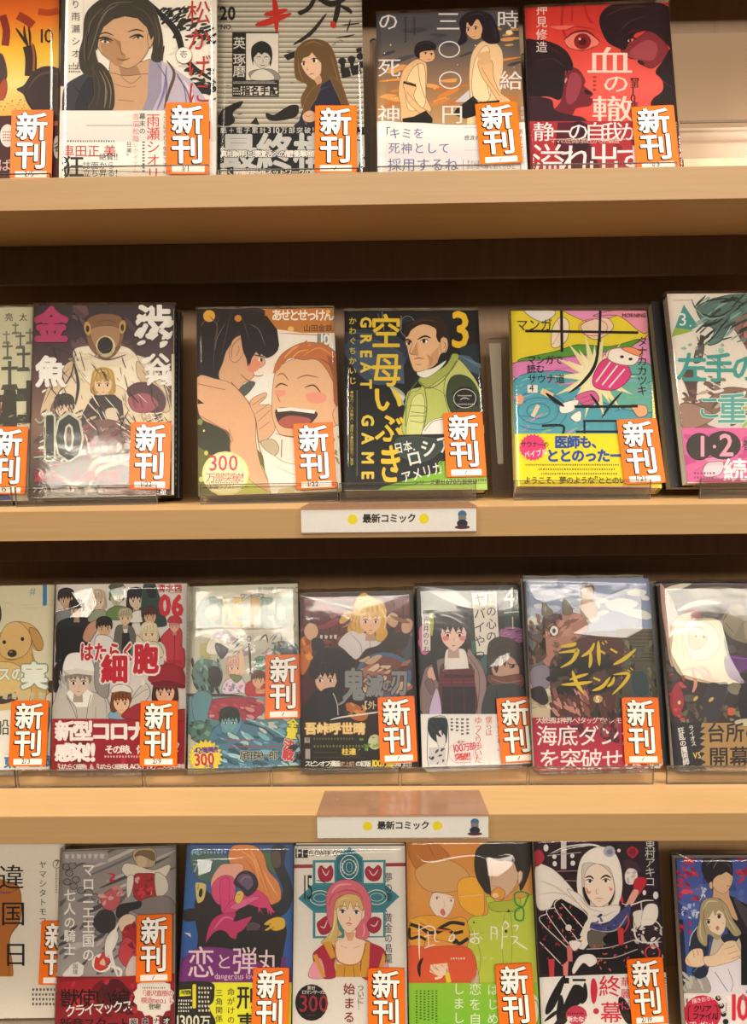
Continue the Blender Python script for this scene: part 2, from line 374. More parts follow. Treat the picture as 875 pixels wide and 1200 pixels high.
ART['b01'] = '''
R e9e2d4 200,-200 900,800
Z c8c0b4/d8d0c2 14 640,60 850,430 20 50 -10 .3
l 1c1a1a 26 560,-20 640,60 700,130 740,240 860,330
l 1c1a1a 16 690,130 720,90 790,70
l 1c1a1a 40 740,330 800,350 860,350
l 1c1a1a 14 650,180 640,260 700,300
Z 1c1a1a/2c2a2a 60 640,30 740,90 8 18 -30 .35
Z 1c1a1a/2c2a2a 50 690,95 850,170 8 18 -20 .35
Z 1c1a1a/2c2a2a 40 730,270 850,400 8 20 -10 .35
R 2a2624 240,-100 276,340
P e9e2d4 262,-20 330,-20 330,330 285,350 256,340
S 3b3a44 248,440 256,350 300,310 380,280 470,300 500,440 480,470 248,470
S 2a2a32 300,440 330,330 380,300 400,440
S c9a17c 440,230 470,260 560,245 600,240 600,330 590,440 440,450
P a88060 470,255 545,262 560,300 520,310 480,300
S c9a17c 425,300 500,300 610,300 590,400 560,445 440,445
L a07c5c 3 450,330 500,345 540,340
L a07c5c 3 470,395 530,400
P 9c93a6 590,240 640,235 655,300 630,400 600,445 560,445 585,380
P c0b4c4 640,240 690,270 760,320 820,400 820,445 600,445 640,360
l 8078a0 10 660,260 650,360 620,440
l e2d8e0 10 730,320 760,380 770,440
L 6a6478 4 700,290 730,350 740,440
S 3c332a 330,150 340,60 390,5 470,-30 560,-20 610,30 632,90 645,160 640,240 600,235 590,160 400,110 380,200 400,290 350,300 320,270 315,210
S c9a07a 380,150 400,95 470,60 560,70 592,130 590,190 560,240 520,268 490,268 440,240 400,205
S c9a07a 585,140 605,130 608,160 592,190
P 9c7452 450,150 478,165 478,220 450,200
P 3c332a 362,170 372,95 430,50 520,38 592,72 610,140 598,160 582,110 545,74 495,66 450,78 412,108 394,150 386,200
s b08660 400,150 430,140 455,160 480,200 500,225 470,262 430,235 405,205
l 6a5a48 5 400,60 450,15 530,10
l 6a5a48 4 350,180 360,90 410,30
l 6a5a48 4 610,60 630,140 625,220
l 1e1814 5 345,250 350,150 380,80
l 241c18 9 385,155 415,150 450,162
l 241c18 8 512,150 545,138 570,146
E e8dcc8 418,166 16,5 6
E e8dcc8 548,150 15,4 -8
E 4a3018 418,166 6,5
E 4a3018 548,150 6,4
l 1a1410 5 395,163 418,158 445,170
l 1a1410 5 525,156 548,144 570,150
l 4a3828 6 390,140 420,130 452,142
l 4a3828 6 505,128 540,118 572,126
l 8a6444 4 478,165 482,210 498,220
l 7c4030 5 462,232 490,238 515,230
S 3c332a 370,260 400,250 440,300 455,380 440,440 350,440 375,380 372,300
l 8a7a60 5 395,280 420,340 415,430
l 8a7a60 4 410,280 440,350 435,430
l 5a4a3a 12 660,240 690,290 670,360 650,430
l 6c6254 4 430,40 395,100 372,170 350,240
l 5a5044 3 520,20 575,50 612,110 620,180
l 8a8070 3 470,20 420,50 385,110
l 6c6254 3 345,120 335,190 340,250
l 2a221c 4 640,150 628,200 632,240
l 5a5044 3 370,270 395,340 385,420
l 7a7060 3 400,290 425,360 415,430
l 5c5468 4 620,250 660,320 650,430
l 5c5468 4 700,300 740,360 760,440
l 24242c 6 290,330 340,400 350,440
L a07c5c 3 480,300 520,330 560,300
T b8302a 738,0 98 v,k108 松かげに
T 2a2624 284,0 36 v,k135 り雨瀬シオリ
X 4a4440 275,255 325,290 3 h
E efe8da 728,220 32,32
O 8a7a70 2 728,220 32,32
T 3a3430 712,200 30 m 壱
---
R efe8de 200,438 900,800
G efe8de e2dcd8 200,438 900,560
R f4eee6 246,560 852,790
X 8a8480 345,492 560,502 1 h
X 6a6460 270,552 470,566 1 h
T c23a30 248,572 50 b1 車田正
T c23a30 412,572 50 b1 美
X 8a4a40 345,612 400,622 1 h
T 3a3432 395,606 28 b1 絶賛!!
T 2a2828 245,612 92 b2 狂
T 3a3634 330,638 32 b0 誌面から
T 3a3634 330,668 32 b0 立ち昇る!
T d04438 580,448 55 m,v,k96 雨瀬シオリ
T 3a3634 552,448 26 v,b1,k110 幕末の
T d8786c 526,448 27 v,k108 吉田松陰
T 3a3634 502,560 22 v,k110 狂美"
T d8a090 526,560 24 v,k105 レクイエム
T 3a3634 646,448 21 v,k102 ここは今から倫理です。
X 6a6460 560,560 580,690 1 v
R d04438 822,480 832,550
'''
ART['b02'] = '''
R b8b09e 0,-60 900,960
'''+'\n'.join('G e0d8c6 8c8474 60,%d 830,%d\nl 3a3732 6 60,%d 440,%d 830,%d' % (y, y+24, y+24, y+27, y+23) for y in range(-40, 660, 26))+'''
Z 4a463e/5a564c 40 70,180 820,640 6 14 0 .2
T 1c1a18 72,32 74 b5,x86 20
T 2a2826 76,125 28 b2 NO.
l c02a20 34 255,130 330,110 440,70
l c02a20 30 300,75 360,66 420,50
l c02a20 30 350,-20 360,60 365,170
T 201c1c 440,-60 150 b4 フ
l 201c1c 20 450,230 540,170 620,70
l 201c1c 30 560,-20 640,20 720,-5
l 201c1c 28 690,-20 675,60 655,140
l 201c1c 22 690,30 730,50 750,70
l c02a20 30 645,110 655,130 652,145
l 201c1c 8 700,130 750,125 790,120
l 201c1c 8 742,100 735,130 722,165
l 201c1c 8 670,195 720,188 765,178
R 1d1b1a 137,165 376,497
R d9d1c4 208,172 374,412
T d9d1c4 140,188 66 b1 英
T d9d1c4 140,272 66 b1 琢
T d9d1c4 140,332 66 b1 磨
S 8c857a 250,410 222,380 250,360 330,355 372,380 372,410
S d0c8ba 240,410 240,378 290,355 340,378 345,410
S 1d1b1a 235,290 240,240 285,212 330,235 342,285 332,340 318,310 250,310 245,335
S c8c0b2 248,290 285,262 330,288 326,325 300,350 280,350 255,325
P 1d1b1a 245,300 250,255 290,235 330,262 334,300 320,275 300,270 290,282 270,270 258,285
l 1d1b1a 4 260,296 275,292 285,298
l 1d1b1a 4 298,298 310,292 324,296
l 1d1b1a 4 280,334 292,337 306,333
l 6a645a 3 292,300 296,318 290,322
X d9d1c4 142,418 370,432 2 h
R d9d1c4 180,444 372,490
T 1d1b1a 182,442 48 b5 指名手配
X d9d1c4 142,448 172,490 3 h
S 1d1b1a 68,600 90,560 130,540 150,530 190,520 180,545 140,580 150,620 120,645 70,640
S 1d1b1a 310,580 350,590 400,560 440,540 475,545 470,590 430,610 360,620 320,612
P 1d1b1a 230,635 260,600 275,640
P 1d1b1a 400,285 460,262 470,290 420,310
E 1d1b1a 700,315 20,18
P 1d1b1a 690,325 715,325 712,350 694,350
P 1d1b1a 690,352 735,345 745,392 700,402
E 1d1b1a 748,305 20,18
P 1d1b1a 738,315 762,315 758,340 742,340
P 1d1b1a 738,342 788,332 800,378 752,388
E 1d1b1a 792,290 18,18
P 1d1b1a 785,320 815,310 815,350 795,350
P 1d1b1a 770,250 800,245 800,265 775,270
S 6a4e2c 455,340 462,260 510,212 570,202 630,225 665,290 690,400 715,480 740,570 690,640 560,600 500,560 490,500 520,440 490,420 462,400
S e0bb9c 486,310 510,280 560,270 590,310 592,370 575,400 555,412 520,385 497,350
P c99f80 556,410 585,380 600,420 575,440
P 6a4e2c 465,380 470,290 500,240 550,225 600,250 640,330 620,420 580,480 600,400 596,330 570,300 545,270 530,290 500,300 486,340
l 8c6c40 6 500,240 550,215 610,240
l 8c6c40 5 640,280 670,380 690,470
l 8c6c40 5 475,300 480,360 500,420
E fff6ee 502,328 10,8
E fff6ee 558,312 14,9
E 3a2a1c 503,328 6,9
E 3a2a1c 556,312 8,10
l 1a1210 5 488,324 502,316 514,322
l 1a1210 5 540,308 556,300 576,306
l 6a4a38 3 524,345 520,358 528,362
l a8503c 5 530,384 545,380 556,378
S 26263a 500,560 530,480 590,440 650,410 690,480 730,560 730,655 470,655 480,620
l 3c3c58 8 540,520 580,470 640,440
S 6a4e2c 515,640 500,560 530,480 590,430 570,500 535,560
S 6a4e2c 640,400 700,440 740,580 720,600 690,520
S d8ae90 498,590 530,568 560,580 570,610 540,628 505,620
L 9a6c50 3 510,590 525,600 545,590
---
R 14171c 0,655 900,1000
T d8d4cc 76,654 34 m,k118 紙＋電子累計310万部突破!!
T c0c0bc 72,682 196 b4,k96 最終構想
T e4e0d8 76,772 38 b4,o14171c:9,k87 真相解明と環復活への闇!衝撃展開
T e4e0d8 76,866 38 b4,o14171c:9,k87 蠢く闇臓器移植ネットワークの陰謀
T e4e0d8 778,680 30 b2 !!
R c8c4bc 770,730 790,830
'''
ART['b03'] = '''
G 4c4c54 5c5a5c 60,30 880,200
G 5c5a5c 8a7060 60,200 880,330
G 8a7060 a88058 60,330 880,450
G a88058 c8a070 60,450 880,640
Z d88a44/c87838/e8a860 22 100,330 800,520 30 70 -8 .22
Z 44444c/50505a 16 100,80 800,320 30 80 -5 .2
Z e0a060/d09048 10 620,130 780,230 20 40 -5 .25
l f0a040 12 100,400 220,390 330,420
l e8923c 14 560,270 640,300 790,280
E f6e6c0 570,390 18,18
E f6e6c0 735,160 16,12
S e9c08e 215,600 205,520 195,440 215,350 250,310 290,290 330,310 335,380 330,470 355,540 300,560
S f3d6a6 230,470 240,380 280,320 320,320 328,420 320,520 250,540
S e9c08e 222,400 280,420 270,470 300,520 340,545 350,570 310,560 250,510 230,460
L b07c50 3 235,450 262,480 310,530
L a8784c 3 290,310 300,400 325,480
P 2a2018 218,398 280,412 282,426 218,408
P 1e1a1c 215,580 270,570 330,540 362,580 360,608 215,612
S e9b98c 290,270 300,240 350,235 372,265 365,295 330,305 300,290
S 1e1a20 272,250 285,215 330,200 372,215 378,240 350,248 325,250 300,260 298,285 280,275
l 3a3444 5 290,225 330,208 365,222
l 2a1a16 3 345,262 356,260 366,264
l 2a1a16 3 318,258 328,255 336,260
E 2a1a16 327,262 4,5
E 2a1a16 356,267 4,5
l a0604a 3 335,290 345,292 352,288
P d2ccd0 470,500 540,440 560,300 600,200 640,220 600,500
S efcda0 545,480 540,360 555,260 600,205 660,205 700,250 705,340 690,400 690,500 560,500
S f6dcb0 560,470 560,330 600,240 640,250 640,480
L b08a64 3 600,290 620,380 640,470
S e9c08e 585,300 650,300 660,380 690,450 740,490 735,520 690,505 640,430 600,370
L b07c50 3 600,330 640,400 690,470
P e0b888 580,260 640,250 650,310 590,320
P 1e1a1c 480,530 560,470 585,500 690,490 660,590 600,560 520,580 460,560
P f0d8a8 530,580 590,560 600,620 530,620
S e9b98c 520,140 530,100 590,95 610,140 600,180 570,195 535,175
S 1f1824 480,225 500,170 492,110 520,70 580,55 640,70 672,120 690,200 640,215 600,185 605,140 580,95 550,130 530,110 525,160 530,200
l 403450 5 520,90 570,68 620,82
l 403450 4 640,100 665,150 670,200
E fff0e0 535,145 8,7
E fff0e0 572,138 9,7
E 2a1a16 535,146 5,7
E 2a1a16 572,139 6,7
l 1a1014 4 525,140 536,135 545,142
l 1a1014 4 560,134 573,129 585,137
l a0604a 3 556,180 566,180 572,176
T eee8e4 672,50 116 m,y82 時
T eee8e4 686,345 116 m,y85 給
T eee8e4 376,52 124 m,y85 三
O f0eae6 6 443,243 50,38
O f0eae6 6 448,393 52,40
T eee8e4 400,508 114 m,y88 円
T eee8e4 92,58 106 m,y90 の
T eee8e4 92,282 118 m,y84 死
T eee8e4 90,512 118 m,y84 神
X 2c2a30 222,85 238,205 1 v
X 2c2a30 265,85 281,170 1 v
Z ffffff 14 120,150 780,520 2 4 0 1
---
S efebe8 60,900 60,620 250,602 500,612 860,600 880,640 880,900
G f4f0ec dcd8da 60,640 880,760
G dcd8da f2eee8 60,760 880,900
T 55587c 100,622 58 m 「
T 6a6c94 148,626 58 m キミを
T 6a6c94 145,698 58 m,k105 死神として
T 6a6c94 142,774 68 m,k102 採用するね
T 4a4a50 515,664 26 b1 感涙の
L b8b0b0 2 515,628 600,626
L b8b0b0 2 515,738 600,736
T 4a4a50 776,632 26 b1 創
T 4a4a50 776,664 26 b1 を
T 4a4a50 776,700 26 b1 化
L 6a6a70 2 510,782 512,840
T 6a6a74 525,785 22 - それは
T 6a6a74 525,808 22 - あの世へ導くおくりびと
T d8d8e0 790,525 22 v,k100 死の神
'''
ART['b04'] = '''
G c32a28 e0463c 0,-30 700,150
G e0463c e8645a 0,150 700,320
G e8645a dc4a44 0,320 700,480
L b82422 10 190,20 185,90 200,140
L b82422 7 225,20 222,80
L b82422 10 270,20 280,60 300,90
Z ea7468/d83c34 10 60,60 320,140 20 60 0 .2
S f08878 195,150 230,125 280,122 325,160 280,185 220,182
E 8c1c20 262,155 32,30
E 50101a 262,155 15,15
E ffb0a0 252,146 5,5
l 7c1820 8 190,152 230,122 280,118 328,156
l b03030 4 200,175 260,190 310,172
l a82a2c 5 190,120 240,100 310,112
S 7a2430 180,380 200,270 215,250 250,262 272,300 268,320 285,335 302,352 290,365 302,372 290,395 240,405 225,430 200,445 130,430
s a04050 200,350 215,280 245,275 260,310 240,370 210,390
S 22121c 40,170 90,150 150,160 200,190 225,235 222,262 200,262 195,300 180,370 130,360 60,370 40,400
l 402030 8 70,190 130,175 190,210
l 402030 6 80,230 150,220 195,250
P 22121c 195,240 215,235 205,280
P 22121c 130,260 150,260 150,340
E d09098 200,300 4,10 20
S 3a1a28 40,370 140,370 160,410 220,430 265,440 265,470 40,470
E 2a0c14 283,345 16,8 20
S 8a2c38 410,180 470,140 530,110 575,170 580,200 550,235 520,255 490,245 470,225 440,218 415,205
s a84854 440,190 500,150 540,170 530,220 490,225 450,210
S 22101a 325,80 345,35 400,10 480,5 560,15 600,60 600,180 580,170 560,150 520,120 470,120 440,150 420,185 395,180 350,150
l 44202e 8 350,60 420,30 500,25
l 44202e 6 400,120 440,80 500,60
l 180c12 6 422,150 445,140 465,148
E e8a8a0 440,152 10,5 -10
E 180c12 440,152 5,5
l 4a1420 6 430,125 455,115 480,122
E 300c14 480,235 15,7 30
l b46068 4 430,205 470,225
S 241018 520,400 525,370 560,340 560,300 535,270 560,230 600,180 620,300 640,480 560,450
l 4a2030 6 545,280 570,310 600,330
T f8dcd0 274,172 178 m,y62 血
T f8dcd0 334,274 106 m,y72 の
T f8dcd0 294,355 162 m,y64 轍
T f4e0d8 88,14 44 m,v,k106 押見修造
T 3a1014 440,270 33 m,v,k82 【第10集】
X b03838 295,285 320,335 1 v
---
R b0303a 40,455 700,800
P 5a1a2c 170,460 260,458 300,560 330,640 200,640 160,540
S 3a1420 225,470 260,458 290,490 280,560 230,560
Z 8a2430 12 380,470 640,620 10 30
T f8ecec 76,456 84 m,k76,y90 静一の自我が
L e8c8c0 2 135,522 455,522
T e8c0b8 140,517 22 m,k90 ママの圧倒的抑圧からの解放
T f8ecec 72,535 128 m,k80 溢れ出す
R 4a3a36 597,455 640,535
X c8b8a8 602,460 616,530 1 v
P f4ece8 598,540 612,538 612,640 602,600
'''
ART['b05'] = '''
G c8c4a4 e6e2c2 -600,60 200,960
'''+'\n'.join('L %s %d %d,%d %d,%d\nL %s %d %d,%d %d,%d\nP %s %d,%d %d,%d %d,%d %d,%d' % (c, w, x, y, x, y+h, c, w, x-h*.35, y+h*.33, x+h*.35, y+h*.30, c, x-w*2, y+h, x+w*2, y+h-2, x+w*2.6, y+h+w*1.5, x-w*2.6, y+h+w*1.6)
 for c, w, x, y, h in (('7c7a68', 7, 72, 150, 45), ('8a8874', 7, 30, 190, 50), ('6c6a5a', 9, 95, 195, 65), ('7c7a68', 8, 140, 180, 60), ('6c6a5a', 9, 35, 240, 70), ('5c5a4e', 12, 110, 270, 90), ('5a584c', 16, 45, 330, 110), ('4c4a40', 26, 135, 420, 160), ('545248', 34, 55, 440, 200), ('7c7a68', 16, -40, 300, 90), ('5c5a4e', 24, -60, 430, 160)))+'''
P 4a483e 20,460 75,470 80,640 -10,640
T 3a3830 22,106 40 m,k165 亮太
Z 8a8874 20 -200,560 130,650 8 20 0 .3
R d0ceb8 -600,650 200,960
P 3a50a0 -50,945 40,955 60,975 -50,985
T b02020 -20,520 60 b2 1
'''
ART['b06'] = '''
G 2a1c22 4a3036 130,50 900,300
G 4a3036 8a6a58 130,300 900,620
G 8a6a58 3a2a2a 130,620 900,980
Z 3a2430/583a40/6a4a4c 26 330,80 640,330 20 60 60 .4
S e8d8b8 330,340 420,290 560,290 700,330 780,470 800,700 640,740 500,600 380,700 260,560
S f2e8d0 340,300 400,260 600,270 690,420 760,560 700,600 560,450 420,440
S 8a6040 400,170 415,130 470,110 540,115 570,140 575,220 545,290 505,320 460,310 415,260
S b08860 420,200 450,170 540,170 560,220 540,270 500,300 455,285
E caa050 408,178 16,32 -8
E 2c1a14 408,180 8,16
E caa050 570,172 16,32 8
E 2c1a14 570,174 8,16
E e0cca0 492,262 46,50
E 1c1412 490,258 36,40
L 6a4428 4 450,150 500,140 540,150
S d8c0a0 200,520 240,420 330,330 350,380 290,450 240,540 230,590 190,580
l 8a6448 5 205,530 250,440 330,360
S d8c0a0 640,330 700,400 770,490 790,560 740,560 690,470 640,400
l 8a6448 5 660,370 720,450 770,530
S 5a3a44 590,470 640,430 720,440 770,500 760,560 700,570 640,540
S a85868 600,500 680,480 740,530 690,570 620,560
H 480,430 130 .1 e8c8a0 c09a50 bob
S 3c3432 430,500 470,490 540,490 570,530 560,640 420,650 380,600
S e0d0b8 490,560 540,550 555,600 510,620
H 300,545 120 .3 d8b898 38322e short
S 6a5a52 250,620 320,600 380,630 420,720 260,740
S 7c5a50 370,640 480,600 620,640 700,720 560,760 400,750
l e8d8c0 8 260,560 380,640 420,760
l c8a888 8 540,640 620,700 640,800
Z f0e4cc/d0b898/5a4440 50 180,560 800,800 10 34 -30 .25
Z b04858/7a3848 14 240,600 700,780 12 30 -20 .3
l 3a3030 14 345,340 365,440 350,540
Z 4a3438/7a4a48/2c2024 70 240,280 780,620 10 46 65 .07
Z b04a58/7c2c3c/3a2628 60 180,600 800,820 12 50 -25 .08
Z fff4e0/f0dcc0 40 330,300 780,700 14 50 50 .06
l 3a2c2c 5 350,300 330,400 260,500
l 3a2c2c 5 690,320 760,430 790,540
l 5a3c34 5 420,300 500,325 590,300
l 3a2c30 6 380,560 450,640 470,720
l 3a2c30 6 600,560 560,660 620,740
l 7a2c3c 8 200,700 330,640 470,700 600,650 760,700
T b83468 160,78 168 b7,x95 金
Z f0ece4 10 175,320 310,500 12 24 -40 .5
T f0ece4 165,305 150 b5,x95 魚
Z f0ece4 16 640,80 800,280 12 28 -40 .6
T f0ece4 636,66 165 b5 渋
Z f0ece4 14 680,300 800,480 12 26 -40 .6
T f0ece4 672,292 130 b4,x95 谷
T 2a2c28 172,578 220 b4,oc8ccb4:5,x90 10
L a8ac98 8 165,600 190,620 215,590
L a8ac98 8 160,780 230,775 300,780
L 4a4a40 4 210,640 215,740
l a89880 26 240,840 330,900 400,880 450,800 560,800 620,830
l c0b090 20 400,960 450,850 500,820 600,790
l 8c7c68 14 170,830 240,860 330,880
T f4ece0 370,742 34 m,r-8 誰も矜持も運命も
T f4ece0 450,775 34 m,r-6 全てを飲み込む
T a82a2c 158,838 58 m,b3,o3a1818:5 滅ぶ。人類の戦
T f4ece0 153,918 27 b2,k88 アプリ「マンガUP!」で喰い止まらぬ
T 3a1818 488,905 44 b4,oc83c3c:4,k96 500万部突破
R d8d2bc 800,300 816,970
L c8b89c 2 810,90 812,960
'''
ART['b07'] = '''
R f4e8d8 60,80 880,1080
S 382018 80,90 380,90 460,130 500,220 495,300 440,340 400,300 330,400 280,450 190,450 90,450
R 1e1214 60,250 200,460
S 1e1214 80,120 250,100 400,110 470,180 490,270 430,330 380,290 300,200 260,300 210,440 80,450
G d08838 c07028 430,85 880,150
R c88038 440,90 880,215
P f6efe4 440,190 620,215 880,225 880,300 560,380 480,400 500,280
l c0904c 5 500,215 620,222 760,228
T fbf4e6 462,94 62 b4,ob87838:3,k80,x88 あせとせっけん
T 4a2c1c 622,172 38 b1,k97 山田金鉄
R 8a9088 692,218 752,282
T f4f4ea 700,218 60 b4,x85 10
E e8b040 150,130 30,30
E d89030 295,142 18,17
E f2c868 560,196 16,14
E f2c868 748,108 10,10
S e0b088 240,300 290,240 335,225 400,300 425,340 430,370 405,390 370,400 375,430 350,455 320,470 320,520 280,510 200,440 220,360
S e0b088 250,320 270,250 320,225 335,250 325,310 290,360 262,355
L a06848 4 262,340 268,280 310,238
L a06848 3 285,330 300,300 295,280
P 1e1214 300,180 380,130 440,130 492,200 502,280 470,330 462,300 440,345 432,300 405,330 385,310 362,345 345,402 338,350 318,300
l 5a4844 6 150,130 190,180 180,260
l 7a6860 4 180,300 190,240 230,170
l 7a6860 4 350,170 400,200 430,280
l 7a6860 4 110,180 130,150
s e89878 345,380 380,340 410,370 390,405 350,410
l 2a1814 6 372,325 400,330 438,340
E fff4ec 408,350 12,9
E 4a3020 412,350 7,10
l 8a4c38 4 305,420 340,450 370,460
l 1e1214 9 372,180 380,250 352,380
l 1e1214 8 440,170 462,240 430,345
l 1e1214 8 470,190 486,260 462,330
l 5a4844 4 200,120 180,250 170,400
l 5a4844 3 300,110 330,180 350,250
l 5a4844 3 260,110 240,200 210,330
l 8a4c38 4 370,430 400,432 428,425
P f2efe4 330,520 430,420 480,420 470,560 400,620 350,570
S 5a5c58 300,500 350,460 380,470 330,530
R 23251c 60,560 255,840
P 6c6c28 95,690 180,620 300,700 420,830 450,1060 90,1060
P 3a3c24 90,560 150,600 260,700 300,800 200,860 90,780
S c8cc60 180,900 260,820 380,840 440,940 440,1040 200,1040
E 8a9a48 104,662 14,16
E f0e890 124,706 5,6
E e8d850 135,818 10,12
E c8d070 110,950 12,14
S e3b48c 90,440 180,445 260,470 330,540 380,640 385,760 410,880 462,1010 350,950 262,830 250,720 180,680 100,625
L a8704c 4 92,470 180,490 230,500
L 8a5438 4 260,462 330,540 378,620 400,780 440,900 465,1012
L a8704c 4 100,628 180,675 240,715 262,770
P 3a1c14 92,545 125,570 92,572
L a8704c 3 250,700 270,760
S e3b48c 355,560 430,515 435,540 400,575 460,580 470,640 480,700 440,750 400,760 385,650
L a8704c 3 365,580 430,535
L a8704c 3 385,620 450,570
L a8704c 3 395,660 460,600
L a8704c 3 400,700 455,660
S e9bc92 480,420 540,360 620,340 720,350 790,420 810,560 800,660 720,720 620,740 520,730 485,690 465,600
S c87840 475,415 500,340 560,290 640,262 740,280 800,340 810,460 800,560 775,470 740,400 690,350 620,350 560,340 520,370
P a85c2c 740,330 800,340 815,500 805,620 775,560 770,430
l f0a858 10 520,350 580,290 660,275
l e89848 8 620,330 700,290 770,330
l f4b468 6 560,350 600,310 650,300
l 8a4c24 5 700,340 760,380 790,450
P c87840 470,420 480,370 530,330 520,370 500,400
P c87840 590,290 640,250 650,290
P c87840 680,280 730,255 720,290
S e9bc92 770,620 800,580 812,640 790,680
l 9a5c3c 6 490,430 520,420 550,455
l 9a5c3c 6 590,445 640,428 700,440
l 6a3424 8 480,492 510,470 545,482
l 6a3424 8 628,490 675,478 714,520
s eca088 640,520 720,515 740,550 700,570 650,560
s eca088 480,505 530,505 530,530 490,530
l b07850 5 490,525 500,550 508,565
S 3a2420 485,600 560,592 688,612 670,660 620,690 550,690 500,670
P fff6ee 488,594 560,590 684,604 678,620 560,606 495,612
S b85c4c 497,660 550,630 640,640 660,660 600,690 530,690
l 9a5c3c 4 480,720 560,735 640,732
L 9a5c3c 4 515,750 512,840
P f6f0e2 410,790 500,850 640,870 800,780 830,1060 470,1060
S c8b898 410,760 470,750 500,790 480,830 430,800
l c8b898 6 440,800 520,860 620,880
l d0c4a8 5 480,880 560,920 640,940
Z b8a880/9a9060 12 770,720 820,980 8 22 60 .4
P d8c890 500,1000 700,960 830,1000 830,1060 480,1060
E eeeaa0 232,922 118,112
E f4f0c0 232,922 108,102
T d8406c 146,826 86 m,b1,x92 300
T d8506c 134,916 50 m,k88 万部突破!
X a89870 150,960 300,975 1 h
T 7a5a40 134,976 25 b1,k84 超純愛ラブストーリー
'''
ART['b08'] = '''
R 17191c 20,60 760,980
S 2c3848 60,200 200,190 330,240 340,330 200,360 70,290
S 3c4c60 55,250 180,230 300,280 340,340 250,440 150,420 60,310
P 4a5c74 70,270 330,350 335,440 200,420
P 24303e 330,130 390,140 300,160
L 586a80 3 70,240 200,235 330,300
L 586a80 3 90,200 240,200 320,150
O 6a7886 4 350,170 36,48
L 8a949c 3 230,100 240,190
L 6a7886 3 210,110 230,180
S a8b09c 270,450 330,480 345,540 300,520
P d8d8b8 260,450 335,500 330,520
P 26302c 330,520 400,400 340,560
P 22303c 590,260 680,250 690,440 600,330
P 4c6478 575,300 640,310 690,360 692,400 600,360
P 6a8294 580,300 700,350 698,370
S c8cd78 420,450 400,420 440,390 540,350 580,320 640,380 690,470 695,600 690,680 330,680 335,600 350,480
S bfc86c 355,500 400,470 430,450 530,500 540,680 335,680
S d9de94 360,560 380,500 420,490 430,560 410,680 345,680
L 6a7040 4 430,460 440,560 420,680
L 6a7040 3 360,540 430,545 430,575 365,570
L 6a7040 3 360,590 430,592 420,620 360,612
L 6a7040 3 530,400 520,480 550,590
L 6a7040 4 340,640 350,500 395,430
S aab45c 440,460 500,420 560,370 590,310 560,300 530,350 460,390 400,420 420,450
L 5c6238 4 400,425 450,460 520,420 580,330
L 5c6238 3 420,410 520,360 555,310
S f0ece0 400,400 400,380 470,365 530,330 500,370 440,410
S 3c4a30 545,420 590,395 650,420 690,500 695,600 620,600 560,580 530,500
L 28341f 4 545,430 535,500 560,580
P 202226 560,480 600,452 650,455 678,510 680,540 575,558
O e0dcc8 3 618,508 52,44
X e0dcc8 585,490 650,500 1 h
X e0dcc8 585,530 665,540 1 h
l d0d0c0 5 595,515 615,505 640,512
S f2eee4 420,680 450,620 500,600 535,610 545,680
L 8a8a70 3 430,660 470,615 530,605
S e9bf94 340,240 350,190 420,160 480,165 500,220 520,220 540,250 530,290 505,300 480,350 430,375 385,380 362,330 348,270
P c89868 395,240 380,270 365,300 400,310
P d4a478 460,300 500,260 490,340 440,372
S 2e1e18 340,215 350,170 400,135 470,125 520,150 540,200 535,230 515,215 500,245 485,220 480,180 420,160 370,185 352,215
l 4c362a 6 370,160 430,140 490,150
S e9bf94 505,230 530,225 538,250 525,285 508,290
L a06c44 3 515,240 528,255 518,275
l 2a1c16 9 335,238 350,232 370,242
l 2a1c16 9 395,232 430,216 460,225
E fff8ee 355,250 12,7
E fff8ee 428,240 16,8
E 30221a 356,250 7,8
E 30221a 426,240 8,9
l 1a1210 5 342,246 358,242 372,250
l 1a1210 5 408,238 430,230 450,238
l a06c44 4 372,250 360,295 385,303
l 8a4c38 5 378,325 400,318 428,322
l a06c44 3 385,345 400,350 420,346
P c89468 440,300 470,320 460,360
T ecca3c 176,108 146 b2,y116 空
T ecca3c 176,288 150 b2,y112 母
T ecca3c 180,440 152 b3,y92 い
T ecca3c 196,572 142 b3,y104 ぶ
T e8cc50 183,126 56 b6,r90,k158 GREAT
T e8cc50 193,584 60 b6,r90,k158 GAME
T d8c040 74,126 37 b2,v,k126 かわぐちかいじ
T c8b038 80,470 17 b1,v,k104 ◆協力／八木勝大・潮匡人◆取材協力／軍学
X 7a8070 108,470 118,900 1 v
X a8a070 315,120 325,190 1 v
T eec632 548,95 182 b3,x88 3
---
P 23272a 280,680 700,672 760,672 760,980 200,980
S 3c4a44 300,700 420,690 520,720 440,800 320,780
P 8cc03c 760,800 520,850 380,880 230,925 180,960 760,980
P b8dc70 760,850 560,880 330,925 240,945 760,945
T eeeee6 280,718 55 m,b2,r-10,x80 日本.
T eeeee6 336,758 78 m,b3,r-13,x92 ロ
T eeeee6 398,706 88 m,b3,r-13,x90 シア
T eeeee6 312,852 64 m,b2,r-15,x78 アメリカ
T ecca3c 208,716 138 b3,x88,y144 き
T 98c83c 490,800 58 m,b2 衝
T 2a3a1c 378,890 25 b2,r-1,k100 シリーズ累計670万部突破!!!!!!
G d8dcc0 a8aca0 40,938 760,990
'''
